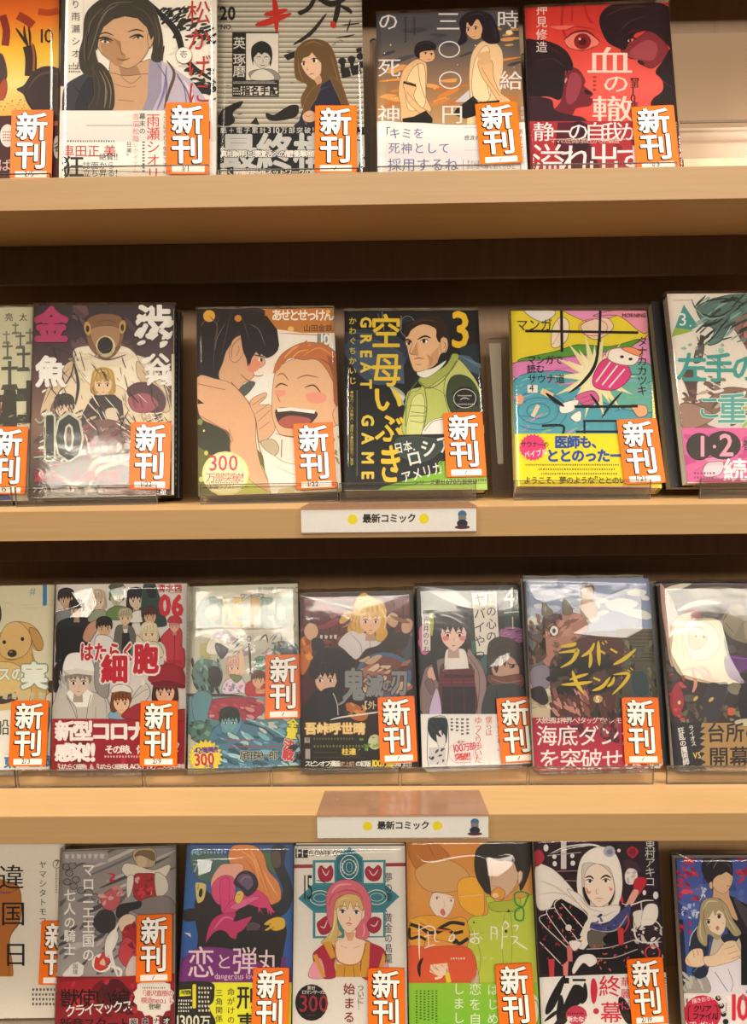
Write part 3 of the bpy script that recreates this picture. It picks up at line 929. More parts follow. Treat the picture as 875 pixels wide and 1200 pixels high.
ART['b09'] = '''
R ec9fc8 20,40 640,740
S ecd93c 30,40 200,60 330,110 470,80 545,130 480,190 380,200 280,190 200,230 90,250 30,260
P ecd93c 50,60 140,60 60,240
S 5ca040 200,215 290,190 400,195 500,170 440,210 300,225 180,240 90,255 90,238
S e68cc4 60,255 200,240 330,225 400,215 360,270 210,300 80,310
S ef9fb4 340,90 420,70 560,80 520,150 430,90
S 58a8b8 60,320 200,280 330,300 470,300 560,280 570,500 60,510
S 70b8a8 330,330 500,250 560,300 560,420 400,400
Z 3c8ca8/7cc8c8/8cb8d8/e08cc0/78c890 70 70,290 560,500 10 34 -15 .12
O 3c7ca0 3 150,420 40,26
O 3c7ca0 3 150,420 70,46
O 3c7ca0 3 150,420 100,66
O d070b0 3 270,300 90,30
B f2e8b0 345,300 55,150 14
B f6efc4 345,300 45,110 12
S f4e4c8 200,130 225,95 255,110 250,170 215,200 195,190
L e8a898 3 200,190 225,140 215,100
S e8e4e0 100,70 170,60 210,80 160,110
S f0d8c0 300,120 380,95 410,130 360,170 320,160
O e07080 3 340,130 50,30
S e0488c 340,300 380,240 450,255 470,300 420,345 350,340
L fff4e8 5 350,320 400,250
L fff4e8 5 372,330 425,262
L fff4e8 5 395,338 450,275
S fbf2e6 385,230 400,205 450,200 500,225 480,260 420,255
L c8705c 3 390,240 400,208 450,203 495,228
E 2a2020 440,232 7,5
E 2a2020 470,240 7,5
S f8a070 440,205 470,198 510,215 500,230
S d8689c 280,370 340,350 360,385 310,400
L c05080 3 290,380 340,362
L c05080 3 300,392 345,378
S fbf2e6 225,400 260,385 290,385 270,420 230,428
S fbf2e6 262,440 295,420 298,450 280,458
S f4b488 470,400 520,402 528,430 500,442 480,420
E e8a880 85,380 14,18
L f4d0a0 20 160,350 200,370
L f0d8b8 14 130,440 150,400
T 2a2030 72,98 46 m,x92 マンガ
L 17141a 10 230,66 232,215
L 17141a 9 365,66 362,180
l 17141a 12 363,120 350,250 305,320 255,358
L 17141a 9 104,142 300,145 497,148
T 2a2030 110,226 33 b2,k94 マンガで
T 2a2030 110,258 31 b2 読む
T 2a2030 112,292 33 b1,k98 サウナ道
R f4ece0 112,330 147,357
T 2a2030 118,328 26 b2 4
T 2a2030 492,160 37 m,v,b1,k92 タナカカツキ
l 17141a 14 175,358 210,385 240,405
l 17141a 9 330,362 350,388 362,405
l 17141a 9 440,355 400,400 370,445
L 17141a 9 275,405 380,405 495,404
L 17141a 8 162,472 235,472 232,508
L 17141a 7 305,455 470,455
L 17141a 7 310,455 310,500
L 17141a 7 460,455 458,470
L 17141a 7 280,492 440,492
---
R f0e020 20,500 640,684
E e0407c 130,548 45,42
B e0407c 130,548 42,48 22
T 2a1020 88,526 22 b2,x90 サウナ―の
T ffffff 98,562 24 b2,x85,r-8 バイブル
T 2850a8 205,506 46 b6,k93 医師も、
T 2850a8 175,552 48 b6,k92 ととのったー
X 6a5c28 105,603 440,614 1 h
X 6a5c28 150,618 440,630 1 h
X 6a5c28 160,634 440,645 1 h
T 2a2420 98,648 27 b2,k91 ようこそ、夢のような"ととのい"の世界
R e8a8bc 20,683 640,700
R e8e0cc 20,692 640,740
G e8d83c f4ec70 545,60 640,690 h
T 50283c 440,82 14 b2 MORNING
'''
ART['b10'] = '''
R e9e0d4 560,-20 1200,760
P 4a9c94 655,50 705,125 660,150 612,162
P 9cb850 612,162 625,130 690,140 660,150
T f4f4ec 637,78 48 m 3
E f4f4ec 678,124 3,3
X 6a6460 618,32 690,38 1 h
S 9a7468 820,110 870,70 960,90 960,240 900,240 860,180 840,150
S c08478 860,120 920,100 960,150 940,220 880,200
l 3a2420 4 870,150 890,145 905,150
S a0403c 860,180 880,175 880,192
S 5c7c74 700,60 760,30 830,15 900,20 960,60 940,110 880,80 830,110 800,150 780,180 740,190 760,140 720,110
Z 3c4c4c/8cb0a4/2c3838/6c9088 60 710,20 880,180 14 40 -30 .15
l 2c3434 6 680,30 710,80 780,90 840,50
l 8cb4a8 5 690,60 740,100 800,90
l 2c3434 5 710,200 760,160 820,80
l 6c9088 6 700,160 720,190 780,170
l 2c3434 5 730,40 800,30 870,50
P 4a403c 700,240 712,155 728,160 712,250
S 6a5c58 690,250 700,200 725,190 715,245
L 5c5450 2 715,215 800,270
Z 8cb8a4 12 640,170 800,240 2 9 0 .8
E 9cc8b8 785,210 10,10
S 58443c 650,300 680,270 700,320 690,400 660,330
Z 7a5c4c/5c4840/8c7468 30 650,300 800,400 10 30 20 .4
S 8a6a58 650,400 720,390 800,340 900,350 960,380 960,480 800,480 660,480
S d8ccc8 740,470 780,420 860,380 960,380 960,500
Z c0a898/5c5450/e8e0dc 30 720,350 900,470 10 26 -30 .3
S a08070 640,400 700,400 760,440 700,478 650,478
T 3ca098 630,216 106 m,b3,k88 左手の
T 3ca098 698,362 90 m,b1,oc8dcd0:3 こ
T 5ca8a0 768,356 112 m,b2,oe0e4dc:3 重
T a8b868 850,380 104 m,b2,oe0e4dc:3 力
---
R dc6ca4 560,480 1200,800
Z e898c0/c85090 16 640,490 880,670 14 50 0 .5
E 38302c 708,545 46,48
E 38302c 790,540 62,50
T e8a8c0 694,505 78 m,b3 1
T e8a8c0 735,520 50 b2 ・
T e8a8c0 775,498 84 m,b3 2
T 382c30 855,520 38 b1 巻
S f0d8e0 720,625 740,600 790,600 780,640 730,650
X a83c74 690,630 760,660 2 h
T fff4f4 790,584 84 b3 続々
P f6e4ec 660,668 900,676 900,684 660,680
'''
# covers rows 3-4
ART['b11'] = '''
G cfc8a8 e6dfc4 -400,60 260,500
G e6dfc4 ece6d0 -400,500 260,960
S 3a3830 -60,150 -10,170 6,220 -5,270 -60,280
S d8b068 20,300 60,265 100,262 140,275 175,310 190,360 180,390 150,380 140,340 150,420 200,520 232,560 180,600 120,580 60,500 20,440 -60,560 -100,420 -20,330
S ddbb7c 0,330 30,275 80,262 125,300 140,350 120,400 80,425 30,425 0,400
S c69a54 130,290 165,300 190,345 188,385 165,385 145,350
E 2a2218 19,352 8,9
E 2a2218 100,338 8,9
E 3a3028 54,402 21,17
E 7a7068 48,396 8,5
l 8a6a38 4 20,425 54,432 90,420
S e4c888 -60,470 30,440 100,470 140,540 120,640 60,690 -60,690
S d8b068 140,480 200,520 200,620 150,640
L b88c48 5 140,400 150,470 135,540
L 4a4436 36 -40,600 10,610 75,590
L 7a7460 12 10,600 40,600 70,590
E 3a3428 225,550 14,28
T 6c94ac 132,106 36 b0 #
T 2f78ae 172,95 96 b6,x92 1
T eef2e0 -10,462 64 b5,o9aa890:5,x92 スの
T f2f4e6 92,440 122 b6,o8a9c88:5 実
X d0c8a8 -60,560 200,620 1 h
---
P f0ece0 -400,690 210,640 260,700 260,1000 -400,1000
Z f4f0e8/e0e8e8 10 60,700 240,900 10 40
P 5a9cc0 205,650 225,640 228,700 215,760
T 4a4a44 -24,690 78 m,x90 船
T 3c86b8 18,858 56 b5 東
T 3c86b8 130,856 52 b5 宝戦
L c8c8b0 2 20,850 60,850
'''
ART['b12'] = '''
R ddd8d2 200,60 900,1000
P d4cfc8 240,90 260,90 260,700 236,700
S c8a488 290,200 340,170 360,200 310,240
H 298,160 95 .3 c8a488 2a2022 short
S 8a8c90 255,220 300,205 340,220 330,300 255,300
S 26262c 250,320 262,265 300,245 340,240 400,240 440,250 420,300 380,330 350,340 345,410 300,440 258,400
S 1c1c22 260,300 400,290 390,400 330,440 270,430
S 1c1c22 255,380 272,385 268,430 250,440
H 345,205 88 0 d8b898 2a2428 short
R 26242a 318,168 372,190
P 2e2c32 312,190 378,188 384,200 308,204
H 438,165 92 0 dcc8b0 b8a890 bob
S 98a088 410,215 470,210 490,250 400,260
H 522,150 85 0 b8b498 4a6a40 cap
S 6a8a50 480,215 520,190 570,200 590,245 490,250
S 4c5a48 490,100 530,85 560,105 540,120 500,118
H 610,160 100 .2 d8c0a8 1c1a20 long
S e4e0d8 600,215 650,215 640,260 580,260
S 284440 640,110 665,80 690,85 705,120 735,220 740,280 640,260
S 16201e 660,110 690,105 700,150 665,150
H 672,235 82 0 d4a888 4a2820 short
P 2c2c38 640,270 700,270 720,350 640,350
P f0ece6 662,268 686,268 680,300 668,300
S c89880 372,330 400,270 450,252 440,290 400,350
H 468,285 92 .3 d8b08c 26201e short
S e4e2dc 430,330 470,320 505,340 508,400 430,420
S 6c6860 520,290 560,275 600,295 610,400 520,400
P e8e4dc 550,280 575,280 570,310 556,310
P 2a2828 548,310 580,310 585,400 545,400
H 562,240 80 0 dcc0a4 a89c80 short
H 668,310 92 0 e6ccb0 d8cca8 bob
S dcd0b4 612,320 650,350 700,350 730,390 720,420 620,410
S c2404c 748,300 780,280 812,300 815,370 826,390 820,470 740,470 742,380 718,340
H 781,280 60 0 e4b49a c8787c short
S c23440 752,262 760,240 785,234 808,244 812,266 780,262
P b0303c 740,430 812,430 810,450 742,450
L 8a2030 3 782,320 780,450
P e8d8d0 742,380 728,420 745,440
S 201e26 240,480 280,430 300,500 270,560 245,570
S c8c2ba 250,600 270,540 300,430 350,400 420,450 430,560 480,600 485,700 240,700
L 8a8680 3 300,600 340,640 350,700
L 8a8680 3 410,570 470,600 480,690
P f2eee8 300,580 345,640 400,640 420,580 390,560 320,560
L 77736e 3 300,585 330,650 350,700
L 77736e 3 410,585 395,645 390,700
L 9a968e 3 430,640 430,690
H 352,520 150 .2 e0c8b4 8c8680 short 4a4038 a08070
S f0eee8 288,445 310,405 360,398 405,420 425,465 420,490 350,478 290,486
P e2ded6 284,478 350,468 422,480 425,500 350,492 285,500
Z d8d6d2/a8a6a2 12 270,480 310,580 12 30 70 .2
S 9c9894 430,440 470,450 490,530 480,600 430,560
S 84b0cc 492,690 505,650 545,640 585,655 590,690
H 545,615 110 0 ecc4a0 7a4426 bob
S e8e2da 500,575 510,548 545,540 580,550 592,575 545,570
S d4ccc4 600,590 640,540 665,545 670,590 620,640 580,650
L 8a8680 3 600,600 640,570 665,560
S a8303c 560,690 590,640 640,620 680,620 700,650 760,660 830,650 830,700
H 740,570 130 -.1 e8b898 4a2c28 bob
S a02c3a 665,515 690,470 750,448 810,465 830,510 825,550 760,548 700,540
S 7c2030 680,530 760,520 826,540 822,556 760,550 700,548
E e8dcd0 640,530 12,14
T c8283c 360,350 88 b5,of4eeea:8,x70 はたらく
T c8283c 455,405 128 b6,of4eeea:7,x94,y102 細
T c8283c 598,355 132 b6,of4eeea:7,x86,y104 胞
T c03848 705,92 36 b3,k104 清水茜
L b0a8a8 2 760,132 815,130
T cc2438 712,138 100 b7,x84 06
---
G a8283a 96202e 200,692 900,920
S 7c1c28 300,700 400,760 380,900 330,900
Z 7c1826/b83444 14 540,830 760,920 8 30 90 .4
T f6eeea 248,700 92 b6,k87 新型コロナに
T f6eeea 248,800 84 b7,k80 感染!!
T f6eeea 470,808 42 b4,k84 その時、体内は
T f6eeea 770,796 46 b4 !?
X e0b8b0 470,852 640,870 1 h
T f0e8e0 246,892 26 b2,k74 「はたらく細胞」＆「はたらく細胞BLACK」TVアニメ大好評放送中!
R 9a7464 200,920 900,1000
'''
ART['b13'] = '''
R c4c2ae 40,60 660,1090
Z d8d6c4/b0b09c 12 80,150 600,450 30 80 0 .5
T 5a6058 90,122 30 b0 ©
T 5a6058 412,118 34 b1,x76,k110 JUMP COMICS
T 4a3c30 320,150 30 b2,k82 ワンピース
T 8ca89c 100,170 162 b5,x100,o7a7a60:3 O
T d8c888 228,172 150 b5,x50,o8a8868:2 N
T e0b868 284,172 150 b5,x50,o8a8868:2 E
T d8a868 372,172 150 b5,x50,o8a8868:2 P
T 7ca090 424,172 150 b5,x44,o5a6a58:2 IECE
L 8a7458 9 110,330 250,325 420,330 540,320 590,250
l 8a7458 9 540,320 580,335 600,300
R b8a850 120,400 172,480
S e4e0d0 150,440 170,380 230,360 260,400 240,450 180,460
Z ece8dc/b8b4b0/a8909c 40 180,350 470,480 14 36 -20 .35
Z 5a5460/8a8490 14 200,350 500,470 12 40 -30 .1
S 28303c 200,400 250,420 262,440 230,480 200,440
l 4a4440 9 420,390 450,360 460,400
l 4a4440 8 480,390 520,350 530,400
S 3c4c58 500,400 560,395 600,430 600,470 500,470
Z 2c3c48/5c7c94/b8a870 26 480,400 610,480 8 20
L 3a3630 11 366,400 372,500 374,560
O 4a4438 5 366,380 10,12
S 5c8478 80,560 110,490 190,490 230,540 225,600 190,640 110,640
Z 2c3438/4c6c64/84aca0 40 80,490 230,650 10 30 70 .4
S 26282c 165,530 210,520 230,570 210,620 170,610
H 295,520 100 0 ecc8a8 d8a898 bob
S e8d0dc 240,600 290,570 330,580 350,640 240,655
l ecc8a8 26 330,560 330,500 325,430
S 7c8c5c 270,560 330,570 300,600
Z c890b0/f0e0e8/8090b8 16 230,600 350,650 8 18
S b8303c 350,610 380,590 420,600 470,620 480,680 400,690 350,660
H 412,585 92 0 e8b48c 5a3824 short
l e0a078 22 400,650 450,640 500,620
E 5c9470 425,500 38,36
Z 7ca888/3c6c58 10 395,480 460,530 8 16
L 46343c 16 64,662 180,662 330,672 470,720
G 7ca4a8 4c7480 60,670 640,860
S a8384c 150,700 250,675 400,680 440,740 380,790 180,780
Z c84c60/8c2c3c/d88c94 24 160,680 430,780 10 28 20 .4
S 60909c 80,680 130,640 180,670 160,760 170,820 100,800
S 4c7868 70,820 120,790 180,830 180,900 90,890
Z 3c6454/6c9c84/2a3c40 26 70,790 200,900 8 24
S 4c7c94 190,830 270,790 370,800 480,860 600,860 620,980 600,1040 200,1040 150,940
S 5c94a8 220,760 240,720 300,740 330,790 310,850 270,880 230,850
H 268,790 130 -.1 6ca0ac 1a2226 short 203038 305060
L 24485c 10 340,800 440,830 520,900
L 8cc4d0 8 350,780 460,820 560,880
Z 2c5468/7cb4c4/3c6c80/a8ccd0 60 200,860 600,1030 14 44 20 .35
Z c8c4b8/6ca4b0 18 420,730 560,860 10 34 20 .4
X b04048 240,880 395,895 1 h
X b04048 270,912 540,928 1 h
T 2c2c2c 318,940 48 m,b2,oc8ccb8:5,k76 尾田栄一郎
B e8d030 148,972 88,72 22
T 6a3080 88,925 34 b5,of0e860:4,r-4,k78 42億連続
T c82838 88,955 66 b6,of4ec90:5,r-4,x82 300
T 6a3080 140,1010 24 b4,r-4 万部
R e8c8a8 60,1010 70,1040
T e8dc40 560,775 58 b6,v,r7,k88,o3a4c18:5 全軍
T c8384c 542,880 58 b6,v,r7,k88,oe8d8c0:5 決戦
Z 2c2c30 8 590,900 640,1020 10 30
'''
ART['b14'] = '''
R 2a2028 20,100 720,1090
G 6c2430 4a1c26 50,160 600,640
'''+'\n'.join('L 1e1418 5 %d,160 %d,640' % (x, x+6) for x in range(60, 620, 46))+'''
L 1e1418 5 50,270 600,262
L 1e1418 7 50,160 600,156
Z 8a3440/5a2028 26 70,170 280,440 20 60 -10 .3
R 4a5058 560,290 612,520
Z 3a3e48/6a6c70 8 560,300 610,480 10 22
L d8ccc0 4 50,160 180,190 320,224
S c87030 50,380 90,370 110,420 100,500 60,560 46,480
Z e8a040/a04820 10 50,380 110,520 10 24 60 .5
S 4c1c2c 60,580 120,560 180,640 230,700 300,780 60,790
S 201e28 60,720 200,560 240,600 320,720 330,790 60,790
S d8b090 70,330 95,298 130,310 140,350 110,385 80,370
l 3a3430 22 140,345 185,370 235,392
X d8d0c0 150,350 230,385 1 h
S 1c2030 110,380 150,375 175,410 140,440 110,430
S 34262c 380,440 470,370 560,340 600,350 580,420 520,440 440,470 350,490
S d8d2d2 240,400 280,350 330,330 400,360 470,370 440,410 380,430 330,480 270,430
L a8a0a8 4 300,350 350,400 360,450
L a8a0a8 4 400,370 400,420
S d0a888 485,270 510,245 540,260 540,300 520,320 490,300
S d0a888 560,300 590,275 615,290 610,330 585,350 562,340
l 8a6440 20 500,260 560,285 600,295
l 1c1a20 34 480,380 500,340 510,320
l d0a040 40 250,300 290,260 330,250
l d8a848 44 290,340 330,290 350,250
S d8a848 310,250 330,180 370,145 410,170 460,190 485,240 470,290 490,350 460,390 430,380 420,340 330,340 300,310
H 402,275 170 .1 ecc09c dcae50 bob 8a5028 8a3428
l f0cc70 12 340,200 390,165 430,200
l f0cc70 10 450,220 480,270 470,330
l b87c30 10 320,250 300,300 260,320
O 4a6c94 20 470,560 130,105
E 7a4a44 470,560 122,96
Z a87060/d8c0a8/5a3430/c8a888 34 370,480 590,640 16 50 -20 .4
S 1e1c26 110,520 130,450 180,420 250,430 300,460 330,500 310,560 260,600 210,600 140,600
H 180,570 175 -.3 dcb498 1c1c28 short 38406c
S 1e1c26 95,560 110,480 160,440 150,520 130,580
S 1e1c26 230,520 300,500 320,560 250,620
S 22242e 150,650 230,620 290,660 330,740 300,790 160,790
L c0b8b0 5 215,650 235,700 240,760
S b86c38 280,700 340,710 390,760 360,790 300,770
Z 2c3c34/d89050 10 280,700 380,780 10 22
T 8c8e92 262,522 142 b5,o3a3a3c:4,x80,y118 鬼
T 8c8e92 378,555 116 b5,o3a3a3c:4,x78 滅
T 8c8e92 462,575 70 b5,o3a3a3c:4,x80 の
T 8c8e92 502,525 112 b5,o3a3a3c:4,x82,y122 刃
l 8c8e92 12 300,640 270,690 235,710
T e0c8a0 345,688 44 b2 【外伝】
l e8e4d8 8 200,785 260,770 440,745 470,735
---
G 2c241c 1e1c1a 20,790 720,1090
T ecd090 72,796 62 b6,o8a5820:4,k98 吾峠呼世晴
X 5a6434 118,868 330,890 1 h
X 6a7440 118,905 380,928 1 h
X 4a4430 118,940 240,955 1 h
X 4a4430 118,965 380,980 1 h
R a8a098 72,872 98,900
R a8a098 76,930 100,980
T 2a2018 76,872 22 b1,v 平柱
E c8c8a0 425,895 34,38
Z 5a8c30/88b040 12 330,860 440,940 6 16
R 3a2c20 255,925 345,968
T ecd060 258,925 36 b4 柱達
T f0ece0 72,988 31 b3,k80 スピンオフ漫画
T c89880 248,990 29 b2,k80 史上初
T f0ece0 326,988 31 b3,k80 の初版
T ecd840 404,984 36 b5,k84 100万部
T f0ece0 522,988 31 b3,k78 発行!!!!!
'''
ART['b15'] = '''
R 22262a 60,90 720,1090
G 2c3230 3a4440 80,110 360,260
R 1e3a2e 510,120 640,330
S d86ca8 90,330 130,320 140,440 100,450
Z d890b0/c878a0 6 90,340 135,440 10 24 90
R 3c6c74 400,440 440,560
S 9c5c94 500,330 560,320 620,340 600,400 500,380
Z 3a3040/b090a8 14 490,320 610,400 8 24 0 .2
R e8e0d8 104,276 146,440
P b0b848 140,252 160,248 166,364 148,366
T 2a2828 108,278 33 m,v,k104 桜井のりお
P e6e0d6 354,150 478,146 494,455 378,462
T 201e22 424,150 58 m,v,k108,x95 僕の心の
T 201e22 364,152 62 m,v,k112,x95 ヤバイやつ
P 22262a 476,146 520,146 520,330 487,330
T dce0d8 512,118 108 x88 4
L dce0d8 4 516,250 586,244
L dce0d8 4 558,270 560,330
R 38705c 345,390 372,460
S 26222c 170,260 200,215 260,200 320,225 345,290 345,380 320,400 200,400 190,560 180,640 160,640 148,460 160,340
S 8a7474 110,560 150,510 200,480 330,460 400,500 425,600 420,760 110,760
S 9c8484 330,450 370,470 420,560 425,640 400,760 350,760
L 5a4a4c 3 330,460 390,560 380,760
S 5c3238 190,560 220,500 340,500 370,600 370,760 200,760
Z 4a1c28/6c3038/301c28 0 0,0 1,1 1 2
R 6a2838 195,535 368,610
R 3c1c28 215,560 365,575
R 2e2230 205,620 372,760
L 8a4a54 3 190,600 370,598
L 4a2c3c 5 250,540 255,760
L 4a2c3c 5 310,540 318,760
S eeeae6 215,535 225,440 270,430 320,440 338,520 330,530 220,535
S e0b4a0 130,560 140,525 170,530 175,580 150,590
S 7a6468 120,600 150,580 165,620 150,660
S c8b8d8 140,760 165,650 185,640 200,760
H 262,345 200 .05 f2cfc0 26222e cap 6a2430 b05048
s e88c88 205,375 225,365 240,380 220,392
s e88c88 290,375 310,365 325,378 305,392
S 26222e 180,350 190,260 230,215 290,215 335,270 340,350 325,330 320,300 240,300 205,310 200,350
P 26222e 200,290 330,285 325,345 312,318 300,350 290,315 275,352 260,318 245,352 232,318 220,350 205,320
l 4a4660 8 200,270 240,235 300,232
l 26222c 26 190,380 165,480 185,600
l 26222c 10 345,360 350,430
S 3a302e 430,470 440,400 490,370 550,380 600,420 610,520 590,600 440,600 430,540
S c8a08c 455,520 520,460 580,500 590,560 550,590 480,580
S 3a302e 440,540 450,440 510,400 580,420 600,500 590,520 560,470 540,430 520,520 500,470 480,550 460,520
l 241c1c 6 530,500 550,510 580,508
E 1a1416 555,518 14,10
E e8d8d0 550,516 4,3
S 7a4a44 440,560 500,570 600,560 608,620 520,640 440,600
L 9c6a5c 6 450,580 520,600 600,590
L 5a302e 4 450,600 520,618 600,610
S 3c4248 425,640 470,610 600,620 620,780 415,780
L 22262a 4 480,640 470,760
---
R ece8e4 60,758 720,1090
S 26343c 135,790 180,775 228,790 225,900 200,880 180,900 140,860
S e0dcd8 175,860 205,840 222,880 215,920 190,930
Z 1c2a34 16 135,780 215,880 12 30 60 .25
R d0ccca 138,925 222,1015
Z 3a4850 8 140,930 220,1010 5 14
L 3a4850 3 135,780 228,785 224,1020 136,1020 135,780
X 5a5a5c 240,780 345,860 4 v
T d86464 478,766 37 m,v,k96 時の流れ。
T d86464 420,768 36 m,v,k90 僕らは
T d86464 364,768 42 m,v,k78 ゆっくり歩いた。
T 9a4858 280,890 18 b1 累計
T d84858 250,912 42 b3,r-8,x84,k88 100万部
T d84858 264,955 40 b4,r-5,k84,x90 突破!!
X c08088 275,995 350,1005 1 h
O e0a0a0 2 300,950 62,58
'''
ART['b16'] = '''
G 7c8cb4 9cacc8 40,60 720,340
Z d8dce0/e8e8e4/b8c4d8 24 60,90 700,300 30 90 0 .4
R 3c3834 60,560 760,800
G 6a6250 4c4840 520,330 780,760
'''+'\n'.join('L 3a3630 4 520,%d 770,%d' % (y, y+4) for y in range(345, 500, 18))+'''
Z 2c2c2a/7a7058/5c6458/8a7c60 90 530,400 760,740 8 26 80 .5
S 384a50 600,560 650,540 680,580 680,660 610,660
R c8b89c 80,560 190,780
Z a89c80/e0d4b8 16 90,640 250,760 10 40 0 .3
S 8c8498 90,540 150,510 190,540 180,620 110,640
S c8a890 345,130 365,100 395,105 410,140 400,175 375,190 350,170
S 4a3028 342,135 350,102 380,95 408,115 410,140 395,120 360,125
l 8a5c48 3 375,170 385,172 392,168
E 2a2020 378,140 4,3
E 2a2020 398,142 3,3
S c8a890 345,192 375,184 405,192 425,230 412,275 352,270
L 9a7860 4 350,220 400,240 440,230
S 5a3a34 190,500 260,420 360,370 460,360 560,400 540,560 520,700 500,860 470,880 430,700 380,760 250,770 200,700
S 2c2426 190,560 280,480 400,470 520,500 520,620 400,660 250,660
Z 1e1a1c/3c3032/5a4440 40 200,450 540,640 20 60 -20 .4
S b88474 120,440 140,340 190,280 260,250 340,260 380,320 330,380 260,420 200,480 180,520 140,480
Z a87060/c89484/8c5a4c 24 150,270 340,420 14 40 -30 .4
S 5a3c34 160,250 200,250 250,262 220,290 160,330 130,400 110,440 80,500 110,510 150,490 170,460 130,420
Z 3a2824/7a5848/8c6c58 40 85,260 240,510 8 26 60 .5
S 6a5048 100,360 80,345 95,380 140,400 150,360
S 7c7464 150,260 155,190 175,215 200,240 195,262
S 7c7464 252,240 258,180 285,205 302,245 270,262
l b8b0a0 6 165,245 165,215
E f4f0ea 208,340 21,25
E 8a8078 208,340 10,13
E 201818 208,340 5,7
L 3a2420 5 186,335 200,312 225,315
L 3a2420 4 190,350 205,368 225,360
Z c88c80/8c5854/5a3838 50 200,640 380,770 12 36 60 .4
Z 8c5c58/5a3c3c/3a2828 40 430,690 520,880 10 30 80 .4
S 2a2428 80,640 150,620 180,690 150,710 100,680
l e8c83c 20 240,420 300,410 320,400
l e8c83c 22 230,450 310,440 325,440 300,490 240,525
l e8c83c 18 345,470 390,440 410,400
l e8c83c 18 390,440 392,490 385,525
l e8c83c 20 430,390 432,450 435,515
l e8c83c 15 440,440 465,455
l e8c83c 9 448,395 458,410
l e8c83c 9 464,388 474,402
l e8c83c 16 490,430 525,450
l e8c83c 20 505,510 560,480 620,430
l e8c83c 16 285,585 330,570 380,555
l e8c83c 18 245,610 330,605 400,595
l e8c83c 20 300,540 320,600 358,655
l e8c83c 15 405,575 440,590
l e8c83c 19 400,640 450,620 490,570
l e8c83c 16 510,570 500,600 475,620
l e8c83c 18 505,560 580,555 560,600 500,660
l e8c83c 8 575,535 590,545
l e8c83c 8 590,525 604,538
E c8a860 428,682 24,20
T f4ecd8 416,666 34 b4 5
---
G a82c44 c03850 40,775 760,1090
Z 5c2030 10 250,770 520,920 20 50
T ece4dc 118,772 34 m,b1,k88 大統領は神界へ!タッグでボスモンスター撃破
T f6eeec 118,812 108 m,b1,k97 海底ダンジョン
T f6eeec 130,928 112 m,b1,k94 を突破せよ...!!
E e8e4dc 715,975 50,56
T 5a8c48 678,955 30 b3 シリーズ
T 5a8c48 676,990 30 b3 好調
X e8c0c0 640,1050 760,1075 1 h
'''
ART['b17'] = '''
R 34282a 100,60 900,1200
Z 4a3a38/5c5450/2a2024/403438 60 150,110 600,800 30 80 20 .5
R 4a2028 130,70 900,110
S 7c7a68 220,160 300,130 480,120 600,170 470,200 330,200
S d0a8a0 130,100 170,130 200,180 230,260 260,420 200,520 160,300
L 4a3c24 14 320,190 400,170 520,200
S 2a2430 170,110 240,120 330,190 300,200 220,180
l d8d0c0 26 170,130 230,120 300,100
l e0ccc0 26 230,240 330,200 440,200
S 8a8068 450,280 500,220 550,210 590,270 700,260 700,410 560,400 480,360
P 9a9078 450,290 500,230 555,290 510,370
P a8a088 560,290 640,240 700,280 700,390 570,380
L 5a5440 5 455,292 500,240 552,292
L 5a5440 5 560,300 640,250
L 5a5440 4 470,300 510,350
S 8a3c44 260,250 310,225 350,250 330,290 280,290
S c8a878 195,330 230,270 300,250 260,360 260,460 200,440
S e4d8b4 210,290 310,280 440,290 470,430 500,560 540,610 360,600 240,560 190,440
S f0e4cc 260,320 340,290 420,330 440,420 380,480 290,470
S d4bc98 290,340 350,320 380,380 340,430 290,420
E 5a4438 322,365 7,9
E 5a4438 362,372 6,8
l b08058 4 310,410 335,418 355,410
l e0c488 12 240,300 220,400 250,500
l e0c488 12 270,280 250,380 270,500
l e8b8a8 20 240,540 320,530 380,580 440,590
l e8b0a0 18 330,520 380,540 410,640
l e8a090 18 300,520 320,600 305,650
S 6c2c84 470,470 560,470 600,520 540,560 600,620 540,600 480,560
l a060c0 5 480,465 560,480 620,465
S a82c3c 200,640 230,600 262,680 250,740 215,770 190,700
E e8d0a0 238,700 8,10
Z a83040/c84850 10 190,540 260,790 10 30
S 36303c 380,620 440,600 480,620 420,800 340,780
E d8b860 320,680 16,8 -50
E d8b860 398,685 16,8 -40
S 8a8470 480,620 520,600 550,620 530,660 490,650
E d86038 498,745 24,20
Z 6a6048/4a4438/8a8060 30 230,720 600,800 10 30
S 14121a 540,640 600,600 700,700 700,800 560,800
---
R b08c58 200,802 900,1200
S c8c0a0 520,790 600,780 700,800 700,830 540,815
P 22222a 200,802 352,800 345,825 368,822 340,850 370,855 338,880 366,888 340,910 368,920 338,945 366,955 342,980 372,1000 350,1010 375,1035 352,1040 365,1200 200,1200
T ece6e0 280,815 28 m,b2,v,r-9,k96 ライオス
T e8c870 305,950 34 b3,r-6,x80 VS
T ece6e0 226,826 34 m,b3,v,r-9,k94 狂乱の魔術師
T 241e20 372,800 104 m,b2,r-1,x92 台所の
T 241e20 382,920 110 m,b2,r-1,x94 開幕だ
'''
ART['b18'] = '''
R dcd4c6 -400,80 320,1000
S b06c30 -200,230 40,250 90,280 100,360 90,440 45,520 44,720 -200,720
L 8a5424 4 90,280 40,300 0,290
L 8a5424 4 90,440 45,515 42,720
X 6a4c80 -10,290 45,310 1 h
T 201c1c -8,165 122 m 違
T 201c1c 0,335 122 m 国
T 201c1c 12,525 122 m 日
T 201c1c -2,720 122 m 記
T 3a3632 180,150 38 m,v,k115 ヤマシタトモコ
O 5a5650 3 266,166 19,19
T 5a5650 256,148 32 m 7
X 8a857c 255,190 285,300 2 v
G dcd4c6 e8e0d4 -400,690 320,1000
X 5a5650 150,740 275,830 4 h
T 4a4640 20,880 32 m 溶がとけるといい
'''
